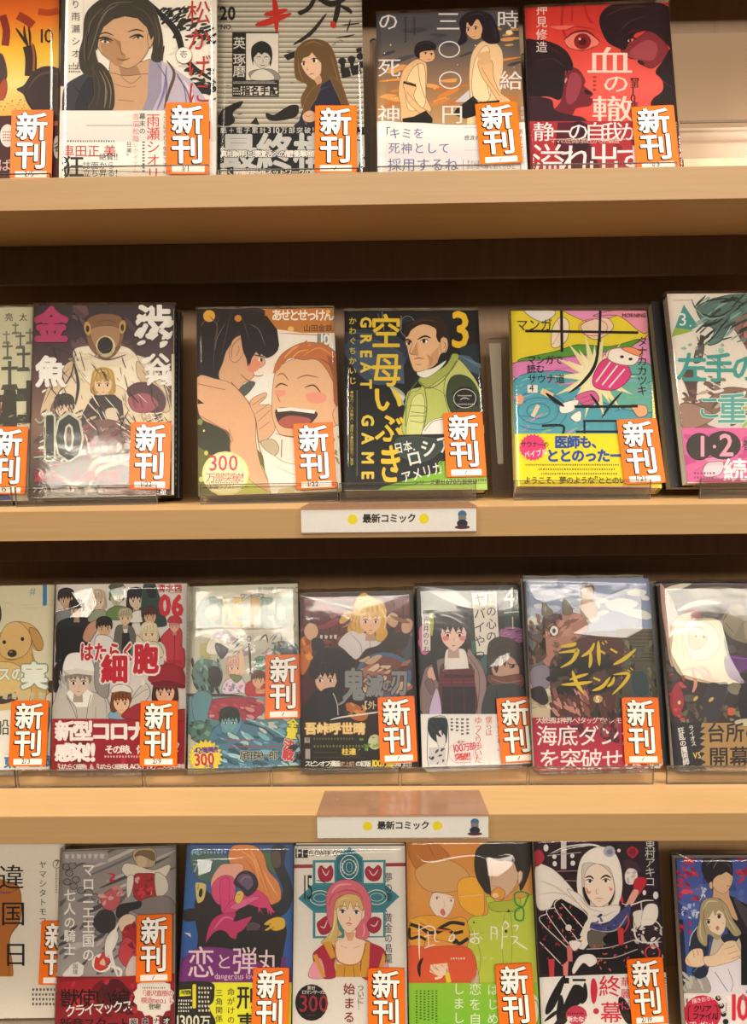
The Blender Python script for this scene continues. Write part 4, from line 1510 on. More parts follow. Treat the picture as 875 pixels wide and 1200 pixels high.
ART['b19'] = '''
G 8c8684 a8a09c 260,80 860,730
'''+'\n'.join('l %s %d %d,%d %d,%d %d,%d' % (c, w, x, y, x+140, y-60, x+330, y-150) for c, w, x, y in (('5a5658', 12, 330, 190), ('6a6668', 10, 400, 230), ('4c484c', 14, 470, 280), ('c0b8b4', 16, 420, 190), ('b8b0ac', 14, 500, 250), ('5a5658', 9, 540, 310), ('c8c0bc', 12, 460, 320)))+'''
'''+'\n'.join('S %s %d,%d %d,%d %d,%d %d,%d\nO 3a383c 3 %d,%d 18,15' % (('84807e', x-18, y, x, y-16, x+18, y, x, y+16, x, y)) for x, y in ((315, 180), (345, 175), (330, 210), (360, 240), (320, 250), (350, 270), (385, 290), (420, 300), (450, 320), (480, 345), (505, 370), (520, 400), (525, 440), (500, 470), (465, 485)))+'''
Z 6a6668/504c50/bcb4b0/9c9492 60 290,300 640,700 14 44 -30 .35
R 9c9696 300,110 510,160
X c8c0bc 310,112 505,150 1 h
S 3c383c 440,440 480,380 540,400 540,470 480,490
S d8d0c0 575,195 590,165 640,170 720,195 790,170 800,190 760,240 690,215 640,220 600,225
S b4a080 625,120 650,95 720,95 735,140 715,180 650,175
E c8b090 668,155 24,28
S 7a6448 635,130 660,105 720,110 725,150 690,135 660,125
S a83038 630,225 680,210 740,225 730,330 640,330
Z c84048/8a2830/d8a098 16 635,225 735,325 8 20
S d0c8bc 730,210 780,230 790,290 740,320
S e0d8cc 600,230 630,225 620,300 600,320
S c06068 480,320 540,280 570,330 540,380 490,370
l c83040 12 510,210 540,220 520,245 545,240
Z d8a8a0/c88880 10 480,260 580,360 10 26
S 847c78 620,380 680,330 770,315 815,340 815,400 700,410
S 342e30 550,410 560,360 620,345 665,340 660,370 610,390 600,430
S e0c8b0 560,430 600,400 640,420 600,500 570,480
S a82c38 590,460 640,450 650,520 620,560 580,520
S c84854 560,590 590,510 640,540 650,630 600,650
Z b83844/8a2430 10 580,450 650,620 8 22
E f4ece0 482,628 46,44
S d83c34 448,640 455,600 470,605 490,575 500,600 520,610 510,645 480,662 455,655
S f0c0a8 470,630 490,605 500,640
L 6a5c58 8 500,640 560,590
S e8e0d8 500,520 540,470 560,500 540,560 500,600
l f0e8e0 14 510,640 570,660 560,710
l ece4dc 18 560,700 520,560 560,440
S d8c8c0 590,680 620,600 650,610 650,700
T f0ece6 390,160 66 m,b2,v,k100,x90 マロニエ王国の
T f0ece6 304,282 60 m,b2,v,k105,x95 七人の騎士
P e0dcd6 300,680 345,630 372,622 400,640 395,680 350,710 305,708
T 6a6464 346,630 26 b1,v 国境
---
G 8c1c28 a42434 240,690 900,1200
P a8202c 240,720 560,690 900,670 900,740 240,760
S 5c1420 450,760 540,700 600,740 640,820 560,860
Z 7a1420/c03040 20 300,700 640,900 12 40
T 1c0c10 288,745 90 b1,k88 獣使い編
T f2ece4 308,822 60 m,b2,r-5,k82,x90 クライマックス
T 3a1018 592,820 50 m,b1 &
T 1c0c10 285,880 62 b1,k88 新章スタート!!
B f0e8dc 725,785 98,86 14
E f0e8dc 725,785 88,78
X 8a8078 672,735 785,750 1 h
T c8384c 656,752 30 m,b1,k88 「漫沢直樹の
T c8384c 664,785 30 m,b1,k88 模造neo」に
T 3a3434 700,815 28 m,b2,k88 登場!
R ece4dc 612,885 650,940
R ece4dc 722,878 750,940
R 3a2c2c 765,875 802,940
T 2a2020 614,886 34 b3 照
T 2a2020 668,880 34 b3,of0e8e0:3 森
T 2a2020 722,880 30 b3 ナ
T f0e8e0 768,880 32 b3 オ
'''
ART['b20'] = '''
G 2c5088 2468b0 -20,80 800,520
G 2468b0 3c50a0 -20,520 800,980
S 4c6c68 120,140 320,160 340,240 260,330 150,300
S 4c7044 560,150 640,180 660,280 600,260
S 1c2434 620,110 700,120 690,220 730,330 740,430 700,520 640,540 600,500 650,440 680,380 640,280 610,200
S 5c4a40 610,150 660,150 665,230 620,240
S dc8c48 360,130 400,105 500,110 560,160 590,260 650,330 670,420 640,460 540,480 500,400 420,300 350,200
l eba860 14 480,130 540,260 600,420
l eba860 12 420,140 500,200 540,350
l c87438 8 520,180 560,300 610,440
l c87438 8 440,180 500,260 520,330
l f0b874 8 560,260 600,340 650,420
S 22181c 150,430 200,380 260,420 330,420 420,450 520,420 620,480 700,600 690,720 660,860 600,930 200,800 160,650 140,520
S 241c24 70,510 140,495 160,560 80,570
S d8c478 145,345 165,335 200,340 212,360 200,430 180,455 155,450
E 2a1c18 178,398 12,28 8
L 6a5c30 4 165,345 160,380
S e8ae98 250,300 300,230 360,220 420,220 440,250 390,340 340,320 260,400 240,360
S d84c80 245,360 280,310 330,290 380,310 390,400 360,460 290,470 250,420
S d8407c 300,320 350,310 355,400 345,520 310,520 298,440
S d8407c 350,460 460,400 520,380 580,420 600,480 540,490 460,470 380,520 320,545
S e06c9c 360,480 460,430 540,420 500,450 400,500
S 281c30 380,340 410,280 460,262 510,290 530,350 500,400 460,420 440,400 430,380
S 6c5478 400,320 430,285 480,290 500,340 470,380 440,360
l 9c84a0 5 420,330 450,300 490,310
S e8c45c 388,420 410,385 440,400 432,440 410,465 390,450
l 3a2420 3 400,408 410,412 420,408
P d8407c 600,470 632,520 612,515 606,540 598,500 590,530 580,480
P d8407c 530,480 545,500 560,535 540,500 532,525
S c83470 210,680 240,580 300,530 390,520 380,570 430,560 490,545 440,620 400,650 420,690 330,660 260,640 220,720
l e0709c 12 260,620 320,550 380,560
S 1a1418 200,730 260,640 320,630 370,690 380,760 240,770
S e4b83c 565,590 600,560 650,545 690,560 690,610 640,630 600,620 580,640 570,625 600,600
L 5a3c18 4 570,605 610,585
L 5a3c18 4 585,630 625,608
S 58404c 580,720 600,660 650,680 640,780 590,780
S 58404c 460,600 500,580 540,600 510,640 470,640
G 6c2c70 5c3484 60,790 700,960
S 7c2c7c 100,780 200,730 400,750 640,840 700,960 60,960
S 1a1418 420,640 620,640 670,760 640,880 500,800 400,740
P d8d0c8 75,640 115,645 120,670
X 8cb0d8 120,135 330,165 1 h
T 9cc0e0 122,132 36 b2 FC
T a8c0c0 128,215 60 m 7
T f2d4dc 92,720 178 m,x98,y115 恋
T f2d4dc 268,765 104 m と
T f2d4dc 368,722 160 m,y112 弾
T f2d4dc 522,738 140 m,y115 丸
T f0c8d8 262,888 38 m,b1,x86,r0,k100 dangerous lover
X d0a8c0 335,925 430,935 1 h
---
R ecea28 0,944 800,1300
S 28241c -20,1000 40,944 240,944 262,1010 255,1060 232,1100 270,1200 200,1290 -40,1290
P ecea28 50,990 120,985 118,1025 48,1030
T 2a2420 56,990 30 b3,k80 年間約
T f2e020 100,950 158 b3,x80 1
X e8e0c8 165,965 240,1130 6 h
X f0e8d8 42,1045 118,1130 4 h
T ece8d0 18,1142 80 m,b3,x82 1300万
T 3a3428 268,985 46 m,b1,v,k114 三角関係
T 3a3428 340,978 48 m,b1,v,k118 命がけの
T 241e1c 396,960 150 m,b2,v,x90,k110 刑事
'''
ART['b21'] = '''
R e6e0d6 40,90 820,1300
R d8d4ce 80,112 660,140
R 2a2c2c 84,128 160,184
T e8e4dc 88,122 60 m,x86 Fl
T 2a2c30 166,138 36 b2,x72 FLOWER COMICS
L 9c3c44 22 70,236 190,234
L 9c3c44 22 630,226 760,224
P 3c8c98 190,198 330,196 330,180 415,118 495,180 495,198 635,196 635,350 720,420 635,500 635,670 190,676 190,510 100,432 190,345
P e8e2da 206,212 320,212 322,336 206,338
P e8e2da 502,210 620,210 620,336 502,338
P e8e2da 206,520 322,520 322,662 206,662
P e8e2da 502,520 620,518 620,662 502,662
P 2c7080 335,190 415,130 490,190 490,330 335,332
P 3c8090 120,432 200,360 330,350 330,505 200,500
P 3c8090 500,350 630,350 705,420 630,498 500,505
O e0e4dc 5 412,240 55,72
O b8ccc8 4 412,240 30,48
O e0e4dc 5 235,428 62,44
O b8ccc8 4 235,428 40,24
O e0e4dc 5 580,424 62,44
O b8ccc8 4 580,424 40,24
B d8e4e0 412,240 44,50 14
E 2c7080 412,240 38,44
O c8d8d4 3 412,240 18,30
S a82c44 222,260 240,230 270,250 300,230 315,270 300,320 260,330 230,310
l e8c8c0 8 245,250 270,290 290,260
l 3a3c3c 6 210,320 240,325 270,338
S a82c44 508,260 530,235 560,250 590,228 612,262 595,315 550,325 518,300
l e8c8c0 8 530,255 560,290 590,255
S a82c44 215,590 240,560 280,540 310,580 290,640 240,650
l e8c8c0 8 235,600 260,610 280,560
S a82c44 520,580 560,545 605,560 600,620 560,645 525,620
l e8c8c0 8 540,590 570,600 590,565
S d87080 272,470 275,400 310,345 370,318 450,325 510,370 545,450 545,540 520,590 535,660 480,690 450,640 470,580 490,520 480,440 420,420 340,430 320,500 320,590 300,610 280,560
l e8a0a8 14 300,400 350,350 430,345
l b84c60 8 330,400 400,380 470,400 500,450
l b84c60 6 290,480 300,430 330,400
l e8a0a8 10 500,580 505,640 490,670
S d8b878 320,480 340,430 400,410 470,430 490,500 480,540 460,480 400,440 360,470 340,560 350,620 370,650 330,680 360,720 330,780 340,850 350,910 310,880 280,820 300,760 280,720 240,700 290,650 310,600
l f0dca0 8 330,500 320,600 290,680
l f0dca0 8 320,720 300,800 330,880
l b89850 6 350,600 340,680 350,740
l f0dca0 6 380,430 360,470 350,540
S b02c48 190,790 220,740 290,700 330,760 320,840 330,912 240,912
S b02c48 500,700 560,710 620,740 640,800 620,912 490,912
S e8a0b0 165,912 190,830 240,800 260,912
S e8a0b0 590,912 600,830 640,800 655,912
P d8a040 250,700 300,695 330,790 300,800
P d8a040 510,690 540,700 530,912 480,912 490,800
P d8a040 190,780 215,770 270,912 245,912
P d8a040 620,765 640,790 600,912 575,912
P d09c38 330,912 330,830 400,840 480,830 480,912
L 9c6c20 5 385,850 380,912
L 9c6c20 5 440,850 445,912
S f2d4bc 330,700 380,670 385,620 450,620 455,670 515,700 490,800 450,835 380,835 330,800
P dca888 385,640 450,640 430,690 405,690
L c08868 3 360,720 400,735
L c08868 3 440,735 480,720
L b87828 8 325,712 335,800 385,835 450,835 490,800 512,705
S f2d4bc 335,500 340,450 400,420 470,430 492,500 500,530 470,590 430,635 400,642 370,610 345,560
S d8b878 330,500 335,440 400,405 470,420 500,490 480,500 460,450 440,500 420,450 400,500 385,450 360,510 350,480
l f0dca0 5 350,450 380,430 420,430
S f2d4bc 490,520 505,500 505,540 492,560
E fffaf2 370,512 19,10
E fffaf2 456,516 19,10
E 3c6c98 372,512 10,11
E 3c6c98 456,516 10,11
E 141418 372,512 4,5
E 141418 456,516 4,5
l 1a1414 6 350,508 370,500 392,510
l 1a1414 6 436,512 456,504 478,514
l a07c40 5 350,482 370,476 395,484
l a07c40 5 436,484 460,478 482,490
l c08868 4 412,540 420,562 410,568
l c8404c 7 390,586 410,582 430,588
l d86470 4 398,594 410,597 424,593
T 2a282c 120,280 140 x48,y120 15
T 2a2628 628,272 70 m,v,b0,y90,k98,x70 夢の雫、黄金の鳥籠
E 201c1c 182,1068 100,112
T e8e0dc 155,965 26 b1 累計
T e8e0dc 122,990 28 b1,k80 ロマンサーガ!!
T a83040 104,1018 112 m,b1,x86 300
X 8a4048 150,1140 210,1150 1 h
T 2a2628 462,955 46 m,v,x90,k84 ついに…
T 8c2c38 375,948 74 m,b2,v,k116 始まる
'''
ART['b22'] = '''
G d89040 e0a050 40,80 900,400
G e0a050 e88840 40,400 900,900
S c07830 90,90 240,90 330,180 260,260 130,230
S d8a868 130,240 300,180 430,260 400,350 200,360
L 7a5430 3 195,90 240,170
S f0b438 380,300 500,300 520,480 460,500 380,430
S c4d04c 530,400 560,395 600,420 680,420 800,380 860,420 880,900 400,900 440,620 420,560 450,510 540,490
S 2e2822 465,180 480,120 530,85 600,70 760,70 790,120 780,250 730,360 700,300 560,380 500,330 470,260
S d8b89c 525,200 570,160 650,190 690,200 710,250 740,240 735,300 712,300 700,330 650,390 590,420 545,350 530,280
S 2e2822 480,150 560,110 640,90 720,120 740,250 710,250 690,200 660,180 620,190 570,180 540,180 560,380 530,340 500,290
S e8c8ac 715,260 725,245 738,260 730,300 716,320
L a07858 3 660,380 700,350 735,300
L a07858 3 560,240 565,290 548,300
l c89878 4 565,330 585,335 600,328
S e8a040 560,370 600,340 640,370 620,410 570,400
E f4d8a8 585,385 18,14
S b4c040 550,430 600,420 660,415 720,400 720,470 640,480 560,470
L 8a9830 3 545,440 590,480 700,470
L 8a9830 3 640,490 620,620 640,880
L 8a9830 3 670,480 680,620 670,880
L 8a9830 3 440,560 500,720 480,880
L 8a9830 2 430,590 520,600
E 3a3a20 660,475 7,8
E 3a3a20 645,590 8,10
E 3a3a20 462,540 5,6
S d0b8a0 440,780 480,800 490,882 440,882
S f0ddcc 215,400 235,370 290,375 340,390 352,420 330,480 300,512 260,510 230,480 210,440
l 5a4030 3 220,375 245,365 270,372
l 5a4030 3 240,400 255,392 268,400
E 2a2420 252,402 4,7
E 2a2420 332,415 4,7
l 5a4030 3 320,398 345,402
S e07068 272,480 285,462 298,485 288,500
L c08868 2 290,420 298,445 286,452
S e8a838 95,560 130,510 240,500 320,520 400,510 430,560 420,640 300,680 110,680
P e8b43c 90,520 180,520 240,600 160,620
L 2a241e 20 100,550 160,570 220,600 290,560 340,540 410,550
L 2a241e 16 95,570 100,630 150,620 190,640
L 2a241e 18 250,600 300,580 350,600 400,590 
L 2a241e 20 345,690 355,640 380,660 430,630
L 2a241e 14 170,700 220,660 280,690 340,710
L e87830 10 150,540 230,575 330,590
L e87830 8 110,600 180,600 260,640
S e8a050 180,660 260,640 380,680 360,760 220,770
S e06038 80,690 200,680 440,690 440,882 80,882
L f8e8d0 14 230,780 280,840 240,860
P f2d8b8 215,780 310,770 322,830 270,850 210,820
Z f8ead4/b89070 12 215,780 320,840 10 24 40 .15
L e8d840 26 310,830 320,882
l 1e1c20 20 172,740 150,790 155,850
l f8f4e8 9 150,540 150,640 152,750
l f8f4e8 9 140,590 175,570 210,560 240,580 240,640 270,650
l f8f4e8 8 180,620 220,610
l f8f4e8 8 200,590 205,680
l f8f4e8 8 180,685 240,665
l f8f4e8 9 320,620 350,610 345,640 320,640 350,590 
l f8f4e8 10 440,610 490,600
l f8f4e8 10 462,580 465,650 440,640 480,625 490,655 460,662
l f8f4e8 8 495,620 512,635
l f8f4e8 10 560,560 560,640
l f8f4e8 10 560,565 590,575 592,640
l f8f4e8 8 562,600 590,605
l f8f4e8 11 625,560 622,690
l f8f4e8 9 625,560 640,535 660,560 635,580
l f8f4e8 8 630,620 655,618
l f8f4e8 9 680,560 712,558 700,590
l f8f4e8 9 670,620 710,625 680,665
l f8f4e8 10 690,640 730,670 768,692
X f0e0c8 330,735 420,755 1 h
T f4ecd4 470,730 26 m,k150 ミサト
L 3c9c3c 10 775,380 740,365 695,375 700,430 740,450 765,400 775,380
L 3c9c3c 10 740,450 700,470 700,520 740,525 745,470 725,445
---
R 8cc834 40,882 900,1300
G 9ccc3c 78c030 40,882 900,1300
X 3c6c20 125,925 260,1118 6 v
T f0f4e0 340,880 72 b0,v,k114 しまし
T f0f4e0 432,880 74 b0,v,k116 恋を自
T f0f4e0 535,885 70 b0,v,k118 はじめ
E f0ecd8 795,1040 38,95
O 6cac50 6 810,1050 20,70
'''
ART['b23'] = '''
R 34242e 40,60 900,900
Z 4a3040/2a1c28 20 80,90 800,500 30 80
S f0e8e0 80,225 150,220 230,280 330,400 360,470 300,440 200,410 160,460 90,450
l d8ccc8 10 100,300 200,340 320,430
l d8ccc8 8 100,380 200,370 300,400
S b83848 75,140 105,125 130,160 125,190 90,220 75,200
R e0d8d4 225,80 256,235
L b8a8a8 5 150,160 340,140
L c08888 4 200,248 340,245
L c08888 4 240,300 360,305
E f0ece8 140,115 14,20
E f0ece8 188,165 12,13
E f0ece8 290,160 12,13
E f0ece8 190,205 12,15
E f0ece8 293,202 13,15
E f0ece8 555,130 10,10
l e8e4dc 10 160,150 250,110 380,95 440,110 380,140 350,160
S b83040 598,135 630,105 668,135 632,175
B 8a2434 632,138 16,30 6
S ece4e0 588,270 610,232 650,240 662,280 640,320 600,318
Z c8bcb8 6 600,250 655,310 8 18
E f0ece8 700,370 10,15
E f0ece8 765,385 15,22
S c8303c 640,310 670,280 710,290 705,330 660,390 640,360
S f0b0a0 620,380 650,350 665,380 580,520 540,570
S d8383c 530,380 560,360 575,390 578,430
l ece8e0 8 570,430 620,440 700,415 755,415
S e8e0da 638,480 690,470 700,520 660,570 640,520
S f0e8e0 690,480 720,435 770,440 778,500 750,550 700,560 680,580
O e8e0d8 7 720,590 78,70
Z d8d0cc/b8acac/3a2830/f0e8e4 40 640,560 800,740 8 26
L d8c8c4 6 680,420 685,470
l e8e4dc 9 640,500 660,640 800,650
S f4ece4 325,220 350,160 400,120 460,108 520,130 560,200 575,300 570,380 555,430 560,470 500,520 420,560 400,500 370,440 330,400 315,320
E b8b4c8 500,135 34,32
E 8c8ca0 502,138 18,16
S d8ccc6 345,230 370,200 430,205 500,230 530,320 530,400 500,440 440,450 380,440 350,380
S 201a20 350,340 360,400 390,440 380,360
S 201a20 530,360 520,410 495,440 515,340
S f4e0d0 358,280 380,230 430,205 490,240 520,290 528,360 500,420 455,450 430,450 385,405 362,350
l 241c20 10 362,285 390,276 412,292
l 241c20 11 450,290 480,272 512,286
E fffaf4 388,305 20,10
E fffaf4 482,302 21,10
E 4a3c38 390,305 9,9
E 4a3c38 480,302 9,9
l 1a1416 6 364,300 388,294 410,304
l 1a1416 6 456,300 482,290 508,302
l e89888 14 370,340 380,370 395,360
l e89888 12 500,335 510,355 515,340
l c09080 4 430,340 425,370 440,376
l d07870 5 415,404 440,400 470,405
l c09080 3 430,416 445,418 458,415
S f0e6de 260,350 330,380 380,440 450,450 520,440 562,450 540,510 460,545 400,545 390,640 340,700 300,640 350,560 380,500 330,440
l d0c4bc 8 330,400 390,460 470,480
l d0c4bc 8 400,500 470,500 540,470
S 4a4c84 400,540 470,550 540,500 580,460 620,440 600,540 480,600 400,590
Z 6a6ca0/34345c 14 410,500 600,590 8 20
L c8b8b0 6 385,570 450,590 540,580 600,500
S 6c645c 380,590 480,600 520,640 400,690
S 1c181e 470,620 550,590 560,660 480,660
P 1e1a20 225,400 380,500 320,640 160,480
P 1e1a20 180,450 340,620 300,690 105,530
P 1e1a20 100,560 260,700 200,840 130,760
P 1e1a20 120,640 380,700 640,640 700,740 800,700 800,840 120,830
L ece4dc 5 225,400 378,500 345,620 310,640
L ece4dc 5 225,400 190,455 320,640
L ece4dc 5 190,455 145,490 290,690
L ece4dc 5 145,490 105,530 270,690
L ece4dc 5 105,650 235,785
L ece4dc 5 228,430 355,575
Z a03038/c84c50 46 120,450 340,780 6 12
Z c86058/a84850 26 380,670 640,820 6 12
L c8bcb8 5 370,690 500,680 650,635
L c8bcb8 5 400,740 520,740 660,690
E ece4dc 268,568 18,18
P d04048 545,565 580,572 582,665 555,668
P d04048 152,748 188,745 185,850 160,852
P e88880 235,780 268,750 262,850 240,850
P d87878 258,670 288,670 290,760 262,760
S f0e8e4 290,800 330,730 400,720 430,760 390,790 350,770 300,830
S f0e8e4 270,650 310,640 340,660 300,700
l d83c44 9 600,480 610,540 580,600
O d8404c 8 745,710 42,38
---
P ece8e2 60,852 400,836 860,820 860,1300 60,1300
T d8d4d4 700,60 62 b0,v,k86 東村アキコ
l 1e1c20 50 245,840 180,980 140,1060
l 1e1c20 44 225,950 220,1050 215,1118
l 1e1c20 60 300,900 280,980 240,1080 150,1180
l 1e1c20 70 290,900 330,940 300,1010
l 1e1c20 60 560,960 590,1040 620,1118
R 1e1c20 240,852 270,885
R 1e1c20 290,858 365,872
l 1e1c20 30 360,880 360,960 340,1000
l 1e1c20 22 130,1100 180,1060 210,1040
E c83c58 312,1065 60,55
X 3a1820 262,1045 350,1065 1 h
T f4e8e8 258,1070 34 b4,k94 新たなる
l d02c48 40 408,855 412,920 410,1000
E d02c48 424,1042 17,17
T d8304c 438,836 128 m,b1 終
T d8304c 446,985 128 m,b1 幕
T d8506c 562,846 58 m,b1,v,k116 華麗に
X 5a5450 805,850 825,1060 1 v
R 4c70b0 40,1116 80,1130
'''
ART['b24'] = '''
R 26304a 200,150 900,1300
P 4460a8 245,190 900,190 900,1010 315,940 290,600
G 4458a0 5468b0 250,190 900,560
Z 3c4c90/5c70b8 20 260,200 660,700 30 70
Z c83050/a02444/e05068 34 215,250 380,440 12 36 30 .35
Z c83050/a82c4c 12 240,570 330,640 12 28
Z c83050/a02444 10 300,180 350,215 12 28
Z c83050/a02444 14 630,180 700,340 14 34
Z d8dce8/b8c4e0 26 280,470 380,550 6 16
l d8dce8 5 395,360 410,400 385,450
Z d8dce8 8 385,360 430,440 6 12
S 2c262c 560,430 640,450 760,540 760,760 640,760 560,640
S 4c444c 600,440 660,480 720,560 700,640
S d8b088 470,400 480,360 560,370 570,420 590,470 620,560 580,540 520,440 470,430
S e0bc98 455,330 460,270 520,240 580,260 590,310 575,360 540,400 500,390 470,360
S 26242a 400,250 410,190 460,165 530,170 580,200 590,290 570,280 550,270 520,285 500,290 470,320 465,380 440,340 415,300
l 7a7478 6 430,230 470,190 520,185
l 8a8488 5 470,250 500,200 540,200
l 5a5458 5 540,210 570,230 580,270
l a05048 5 550,352 565,356 575,350
l b08868 3 575,300 582,320 572,326
S e0bc98 445,340 462,330 465,370 452,370
S 303448 325,730 340,660 400,600 440,640 440,760 400,800 330,760
L d8dce8 5 325,720 340,650 395,580
S d0c4b0 470,680 540,660 620,660 650,780 660,1010 440,1010
S e6e0e8 440,860 520,820 640,800 670,1010 440,1010
L 8c84a0 5 480,880 520,940 560,1000
L 8c84a0 4 560,860 590,940 580,1000
S a8a49c 290,960 350,900 420,900 450,1000 300,1010
Z c8c4b8/7a7884 14 280,900 430,1000 14 40 60 .3
S 283048 340,880 390,810 440,830 430,900 380,920
L 6a7890 6 350,880 400,830 435,850
S 2c3044 520,660 600,640 630,660 600,700 540,700
S b4a480 385,560 395,470 430,432 490,430 550,470 590,560 640,640 600,660 540,600 500,680 440,650 430,720 390,700 370,640
l dcd0a8 8 410,500 440,450 500,450
l dcd0a8 7 395,560 390,640 410,700
l 8c7c58 6 420,480 410,580 430,660
l dcd0a8 6 540,500 570,570 610,630
l 8c7c58 5 520,470 560,560 590,630
S f2dcc4 428,570 440,510 490,480 530,510 548,560 540,620 515,655 490,650 450,625
E fffaf2 440,573 13,13
E fffaf2 506,540 15,14
E 5a4430 441,574 10,12
E 5a4430 506,541 11,13
E 141010 441,574 5,6
E 141010 506,541 5,6
l 1a1412 5 426,566 440,558 455,564
l 1a1412 5 488,532 506,524 524,534
l a89468 4 430,545 445,536
l a89468 4 485,508 505,502
E d87c74 496,612 11,14
l e8a898 10 445,600 455,608
l e8a898 10 525,580 535,585
P b4a480 430,560 440,500 500,470 540,510 550,570 530,520 500,500 480,540 470,500 450,540
S ecd0b0 300,800 320,765 350,740 400,740 412,790 420,830 380,850 330,845 305,830
L a87c5c 3 345,745 355,790
L a87c5c 3 370,740 380,780
L a87c5c 3 310,800 335,840
S ecd0b0 410,790 480,770 540,700 600,690 620,720 640,760 620,800 540,830 440,845
L a87c5c 3 540,740 600,720
L a87c5c 3 560,770 620,750
L a87c5c 3 580,800 630,780
R 1a1a1e 640,650 760,960
---
R ece6e2 260,1008 900,1300
R 8a888c 302,1040 316,1070
E d03050 404,1130 115,110
T f4e8e8 335,1042 32 b1,r-10,k90 描きおろし
T 2a181c 345,1080 44 b4,k82 クリア
T 2a181c 340,1125 46 b4,k84 ファイル
L 2a181c 5 330,1090 318,1095 318,1170 330,1172
L 2a181c 5 478,1085 492,1088 494,1160 480,1165
T f4e8e8 320,1180 36 b3,k90 プレゼント
E 26242a 500,1038 18,18
E 26242a 518,1085 18,18
E 26242a 532,1135 18,18
E 26242a 545,1182 18,18
T f0e8e0 488,1022 26 b2,v,r-16,k178 日常彼
X 2a2828 540,1070 556,1120 1 v
P f8f0ec 540,1025 620,1015 640,1200 575,1200 570,1060
T d83048 555,1010 170 b3,of0b0b0:3,x74 10
P 8a888c 640,1030 660,1020 660,1060
'''
